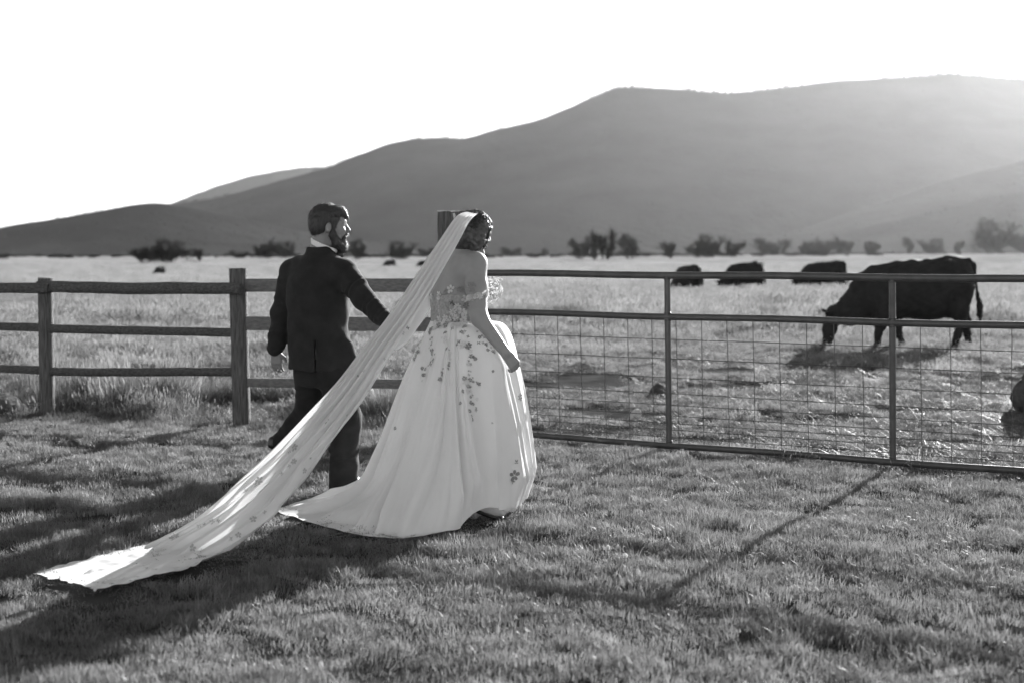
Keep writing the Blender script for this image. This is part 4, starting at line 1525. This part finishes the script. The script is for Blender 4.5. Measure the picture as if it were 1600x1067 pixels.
# ------------------------------------------------------------------ dandelion clocks on the lawn
def dandelion(px_, py_, hgt, r_, label, seed):
    p = G(px_, py_)
    t = obj('dandelion', None, label=label, cat='dandelion', group='dandelion clocks on the lawn')
    g = Vector((p.x, p.y - .06, 0)); g.z = float(tz(g.x, g.y)); t.location = g
    q = MB(); top = Vector((.01, 0, hgt))
    q.tube([(0, 0, -.01), (.006, .0, hgt * .5), top], .002, 6)
    obj('stem', q.mesh('stem'), M['stem'], t)
    q = MB(); r2 = random.Random(seed)
    for i in range(110):
        d = Vector((r2.gauss(0, 1), r2.gauss(0, 1), r2.gauss(.15, 1))).normalized()
        q.tube([top, top + d * r_ * .8], .0004, 3, cap=False)
        a = d.orthogonal().normalized() * r_ * .26; b_ = d.cross(a)
        e = top + d * r_ * r2.uniform(.85, 1.0)
        q.add([top + d * r_ * .72, e + a, e - a * .5 + b_ * .87, e - a * .5 - b_ * .87], [(0, 1, 2), (0, 2, 3), (0, 3, 1)])
    obj('seed_head', q.mesh('seed_head', False), M['puff'], t)


dandelion(945, 878, .085, .011, 'white dandelion clock on the lawn, the left one of the pair', 1)
dandelion(972, 889, .08, .013, 'white dandelion clock on the lawn, the right one of the pair', 2)
dandelion(1526, 893, .07, .011, 'white dandelion clock alone on the right of the lawn', 3)

# ------------------------------------------------------------------ grass (nobody could count it)
def tuft(name, n, rad, h0, h1, wid, lean, m, seed, segs=3, seedhead=0):
    r_ = np.random.default_rng(seed)
    V, Fc = [], []
    for _ in range(n):
        a, q = r_.random() * 6.283, rad * math.sqrt(r_.random())
        x, y = q * math.cos(a), q * math.sin(a)
        hgt = r_.uniform(h0, h1) * (1 - .25 * (q / rad) ** 2)
        az = r_.random() * 6.283
        ln = abs(r_.normal(0, lean)) * hgt
        fa = r_.random() * 6.283
        w = wid * r_.uniform(.6, 1.3)
        wx, wy = math.cos(fa) * w / 2, math.sin(fa) * w / 2
        n0 = len(V)
        for s_ in range(segs):
            t = s_ / segs
            cx_, cy_, cz_ = x + math.cos(az) * ln * t ** 1.8, y + math.sin(az) * ln * t ** 1.8, hgt * t * (1 - .12 * t * ln / hgt) - .005
            k_ = 1 - .55 * t
            V.append((cx_ - wx * k_, cy_ - wy * k_, cz_)); V.append((cx_ + wx * k_, cy_ + wy * k_, cz_))
        V.append((x + math.cos(az) * ln, y + math.sin(az) * ln, hgt * (1 - .25 * min(1, ln / hgt))))
        for s_ in range(segs - 1):
            Fc.append((n0 + 2 * s_, n0 + 2 * s_ + 1, n0 + 2 * s_ + 3, n0 + 2 * s_ + 2))
        e = n0 + 2 * (segs - 1)
        Fc.append((e, e + 1, n0 + 2 * segs))
        if seedhead and r_.random() < seedhead:
            tp = Vector(V[-1]); n1 = len(V)
            V += [tuple(tp + Vector(q_)) for q_ in ((0, 0, -.02), (wid * 1.5, 0, .02), (0, wid * 1.5, .02), (0, 0, .07))]
            Fc += [(n1, n1 + 1, n1 + 3), (n1, n1 + 2, n1 + 3)]
    me = mesh(name, V, Fc, False)
    me.materials.append(m)
    return bpy.data.objects.new(name, me)


def collection(name, objs):
    c = bpy.data.collections.new(name)
    for o in objs:
        c.objects.link(o)
    return c


CG = collection('grass_tufts', [
    tuft('tuft_a', 330, .15, .028, .062, .0036, .45, M['lawn'], 1), tuft('tuft_b', 330, .15, .025, .070, .0036, .6, M['lawn'], 2), tuft('tuft_c', 280, .15, .03, .058, .0042, .35, M['lawn'], 3), tuft('tuft_d', 150, .09, .045, .105, .0042, .55, M['lawn'], 4)])
CF = collection('pasture_tufts', [
    tuft('clump_a', 130, .16, .12, .34, .006, .45, M['green'], 11), tuft('clump_b', 130, .18, .10, .30, .006, .6, M['green'], 12),
    tuft('clump_c', 150, .20, .18, .50, .006, .35, M['dry'], 13, seedhead=.3), tuft('clump_d', 140, .22, .14, .42, .006, .5, M['dry'], 14, seedhead=.3)])
CR = collection('far_tufts', [
    tuft('sward_a', 260, .9, .2, .55, .022, .35, M['dry'], 21, 2), tuft('sward_b', 260, .9, .2, .6, .022, .4, M['dry'], 22, 2), tuft('sward_c', 200, .8, .15, .45, .022, .5, M['green'], 23, 2)])


def scatter(name, pts, rot, scl, idx, coll, label):
    me = bpy.data.meshes.new(name)
    me.vertices.add(len(pts))
    me.vertices.foreach_set('co', np.asarray(pts, np.float32).ravel())
    for nm, ty, dat, key in (('rot', 'FLOAT_VECTOR', rot, 'vector'), ('scl', 'FLOAT_VECTOR', scl, 'vector'), ('idx', 'INT', idx, 'value')):
        at = me.attributes.new(nm, ty, 'POINT')
        at.data.foreach_set(key, np.ascontiguousarray(dat, np.int32 if ty == 'INT' else np.float32).ravel())
    me.update()
    o = obj(name, me, None, label=label, cat='grass', kind='stuff')
    ng = bpy.data.node_groups.new(name, 'GeometryNodeTree')
    ng.interface.new_socket('Geometry', in_out='INPUT', socket_type='NodeSocketGeometry')
    ng.interface.new_socket('Geometry', in_out='OUTPUT', socket_type='NodeSocketGeometry')
    N, L = ng.nodes, ng.links
    gi, go = N.new('NodeGroupInput'), N.new('NodeGroupOutput')
    ip = N.new('GeometryNodeInstanceOnPoints')
    ci = N.new('GeometryNodeCollectionInfo')
    ci.inputs['Collection'].default_value = coll
    ci.inputs['Separate Children'].default_value = True
    ci.inputs['Reset Children'].default_value = True
    L.new(gi.outputs[0], ip.inputs['Points'])
    L.new(ci.outputs[0], ip.inputs['Instance'])
    ip.inputs['Pick Instance'].default_value = True
    for nm, ty, sk_ in (('rot', 'FLOAT_VECTOR', 'Rotation'), ('scl', 'FLOAT_VECTOR', 'Scale'), ('idx', 'INT', 'Instance Index')):
        na = N.new('GeometryNodeInputNamedAttribute')
        na.data_type = ty
        na.inputs['Name'].default_value = nm
        L.new(na.outputs['Attribute'], ip.inputs[sk_])
    L.new(ip.outputs[0], go.inputs[0])
    md = o.modifiers.new('scatter', 'NODES')
    md.node_group = ng
    return o


def line_y(x):
    """distance of the fence and gate line from the camera plane"""
    return np.interp(x, [-8, A.x, B.x, T.x, 4.2, 9], [13.4, A.y, B.y, 11.6, 8.95, 6.4])


def in_poly(x, y, poly):
    c = np.zeros(len(x), bool)
    n = len(poly)
    for i in range(n):
        x0, y0 = poly[i]; x1, y1 = poly[(i + 1) % n]
        k = ((y0 > y) != (y1 > y)) & (x < (x1 - x0) * (y - y0) / (y1 - y0 + 1e-12) + x0)
        c ^= k
    return c


def spread(n, x0, x1, y0, y1):
    return rng.uniform(x0, x1, n), rng.uniform(y0, y1, n)


def inst(x, y, idx, s, sz, tilt=.12):
    n = len(x)
    rot = np.c_[rng.normal(0, tilt, n), rng.normal(0, tilt, n), rng.random(n) * 6.283]
    return np.c_[x, y, tz(x, y)], rot, np.c_[s, s, sz], idx


# mown lawn
gnd_end = VL[int(NS * .66):]
vpoly = np.r_[gnd_end[:, 0, :2], gnd_end[::-1, -1, :2]]
hpoly = (np.array(BB)[:2] + hc[:, :2])
x, y = spread(10500, -7, 6.5, 2.6, 14)
k = (y < line_y(x) + .15) & (np.abs(x) < .42 * y + 1.2)
x, y = x[k], y[k]
hid = np.zeros(len(x), bool)
for oy in (0, .10, .2):
    hid |= in_poly(x, y + oy, vpoly) | in_poly(x, y + oy, hpoly)
n_ = fbm(x * 1.7 + 30, y * 1.7 + 9, 3)
sz = .35 + 1.0 * n_ + rng.normal(0, .1, len(x))
sz = np.where(hid, .12, np.clip(sz, .35, 1.5))
near_line = np.clip(1 - (line_y(x) - y) / .35, 0, 1)
sz = sz * (1 + np.where(x < -.5, .8, -.6) * near_line * rng.uniform(.5, 1, len(x)))
idx = rng.choice(4, len(x), p=[.34, .3, .24, .12])
a = inst(x, y, idx, np.full(len(x), 1.0), sz)
scatter('lawn_grass', *a, CG, 'short mown grass of the lawn around the couple')
# rough pasture just behind the fence and gate
x, y = spread(26000, -10, 11, 9, 27)
k = (y > line_y(x) + .05) & (np.abs(x) < .43 * y + 1.5)
x, y = x[k], y[k]
left = 1 / (1 + np.exp((x + .7) * 4))
beh = y - line_y(x)
n_ = fbm(x * .9 + 3, y * .9 + 50, 4)
tall_l = .35 + .75 * np.exp(-((beh - 1.3) / .9) ** 2) * (n_ > .42) + .25 * np.clip((y - 15) / 8, 0, 1)
tall_r = .11 + .13 * (n_ > .54) + .75 * np.clip((y - 20.5 - 4 * (n_ - .45)) / 5, 0, 1) ** 1.3
sz = (tall_l * left + tall_r * (1 - left)) * rng.uniform(.7, 1.3, len(x)) * (.5 + 1.1 * n_)
pdry = np.clip(.05 + (y - 17) / 8 + (n_ - .5), .05, .9)
k = fbm(x * 1.1 + 60, y * 1.5 + 8, 3) + .25 * np.clip((y - 17) / 6, 0, 1) + .2 * left > .36
x, y, sz, pdry = x[k], y[k], sz[k], pdry[k]
idx = np.where(rng.random(len(x)) < pdry, rng.integers(2, 4, len(x)), rng.integers(0, 2, len(x)))
a = inst(x, y, idx, rng.uniform(.7, 1.1, len(x)), np.clip(sz, .10, 1.5), .18)
scatter('pasture_grass', *a, CF, 'rough tufted grass just behind the fence and gate')
x, y = spread(9000, -6, 7, 9, 20)
k = (y > line_y(x) + .05) & (np.abs(x) < .43 * y + 1.0) & (fbm(x * 1.1 + 60, y * 1.5 + 8, 3) > .40 + .06 * rng.random(len(x)))
x, y = x[k], y[k]
a = inst(x, y, rng.integers(0, 4, len(x)), np.full(len(x), 1.1), rng.uniform(.5, 1.2, len(x)))
scatter('pasture_turf', *a, CG, 'short grazed turf between the tufts behind the gate')
# pasture to the middle distance
y = 25 + 45 * rng.random(30000) ** .75
x = rng.uniform(-1, 1, len(y)) * (.43 * y + 2)
n_ = fbm(x * .25 + 7, y * .25 + 1, 4)
idx = np.where(rng.random(len(x)) < np.clip(.55 + n_ * .5, 0, .95), rng.integers(2, 4, len(x)), rng.integers(0, 2, len(x)))
a = inst(x, y, idx, rng.uniform(1.3, 2.0, len(x)), np.clip(.5 + .8 * n_, .4, 1.3) * rng.uniform(.8, 1.2, len(x)), .12)
scatter('meadow_grass', *a, CF, 'tall pale meadow grass around the cattle')
y = 65 + 235 * rng.random(14000) ** .7
x = rng.uniform(-1, 1, len(y)) * (.43 * y + 4)
idx = rng.choice(3, len(x), p=[.45, .4, .15])
a = inst(x, y, idx, rng.uniform(.9, 1.5, len(x)), rng.uniform(.5, 1.1, len(x)), .06)
scatter('far_grass', *a, CR, 'pale dry grass of the far pasture')

# scrub along the far edge of the pasture, one mass
def brush_src(k_):
    o = bpy.data.objects.new('brush_%s' % 'abc'[k_], TV[(2, 4, 0)[k_]][1])
    return o


CB_ = collection('brush_crowns', [brush_src(k_) for k_ in range(3)])
y = rng.uniform(800, 2300, 1000)
x = rng.uniform(-1, 1, len(y)) * (.43 * y + 40)
keep = fbm(x / 160 + 4, y / 300 + 2, 3) > .40
x, y = x[keep], y[keep]
hh_ = rng.uniform(.8, 3.2, len(x)) * (.6 + y / 2300)
ww_ = hh_ * rng.uniform(1.2, 3.0, len(x))
scatter('far_brush', np.c_[x, y, tz(x, y)], np.c_[np.zeros(len(x)), np.zeros(len(x)), rng.random(len(x)) * 6.28], np.c_[ww_, ww_, hh_], rng.integers(0, 3, len(x)), CB_, 'low scrub along the far edge of the pasture')

# ------------------------------------------------------------------ haze in the valley
bm = bmesh.new()
bmesh.ops.create_cube(bm, size=1)
me = bpy.data.meshes.new('haze'); bm.to_mesh(me); bm.free()
hz = obj('haze', me, None, label='thin pale valley haze lit by the low sun', cat='haze', kind='stuff')
hz.scale = (40000, 16500, 1180)
hz.location = (0, 7700, 510)
hm = bpy.data.materials.new('valley_haze')
hm.use_nodes = True
N, L = hm.node_tree.nodes, hm.node_tree.links
N.clear()
out = N.new('ShaderNodeOutputMaterial')
pv = N.new('ShaderNodeVolumePrincipled')
pv.inputs['Color'].default_value = (.95, .95, .95, 1)
pv.inputs['Density'].default_value = 0.88e-5
pv.inputs['Anisotropy'].default_value = .72
L.new(pv.outputs[0], out.inputs['Volume'])
me.materials.append(hm)
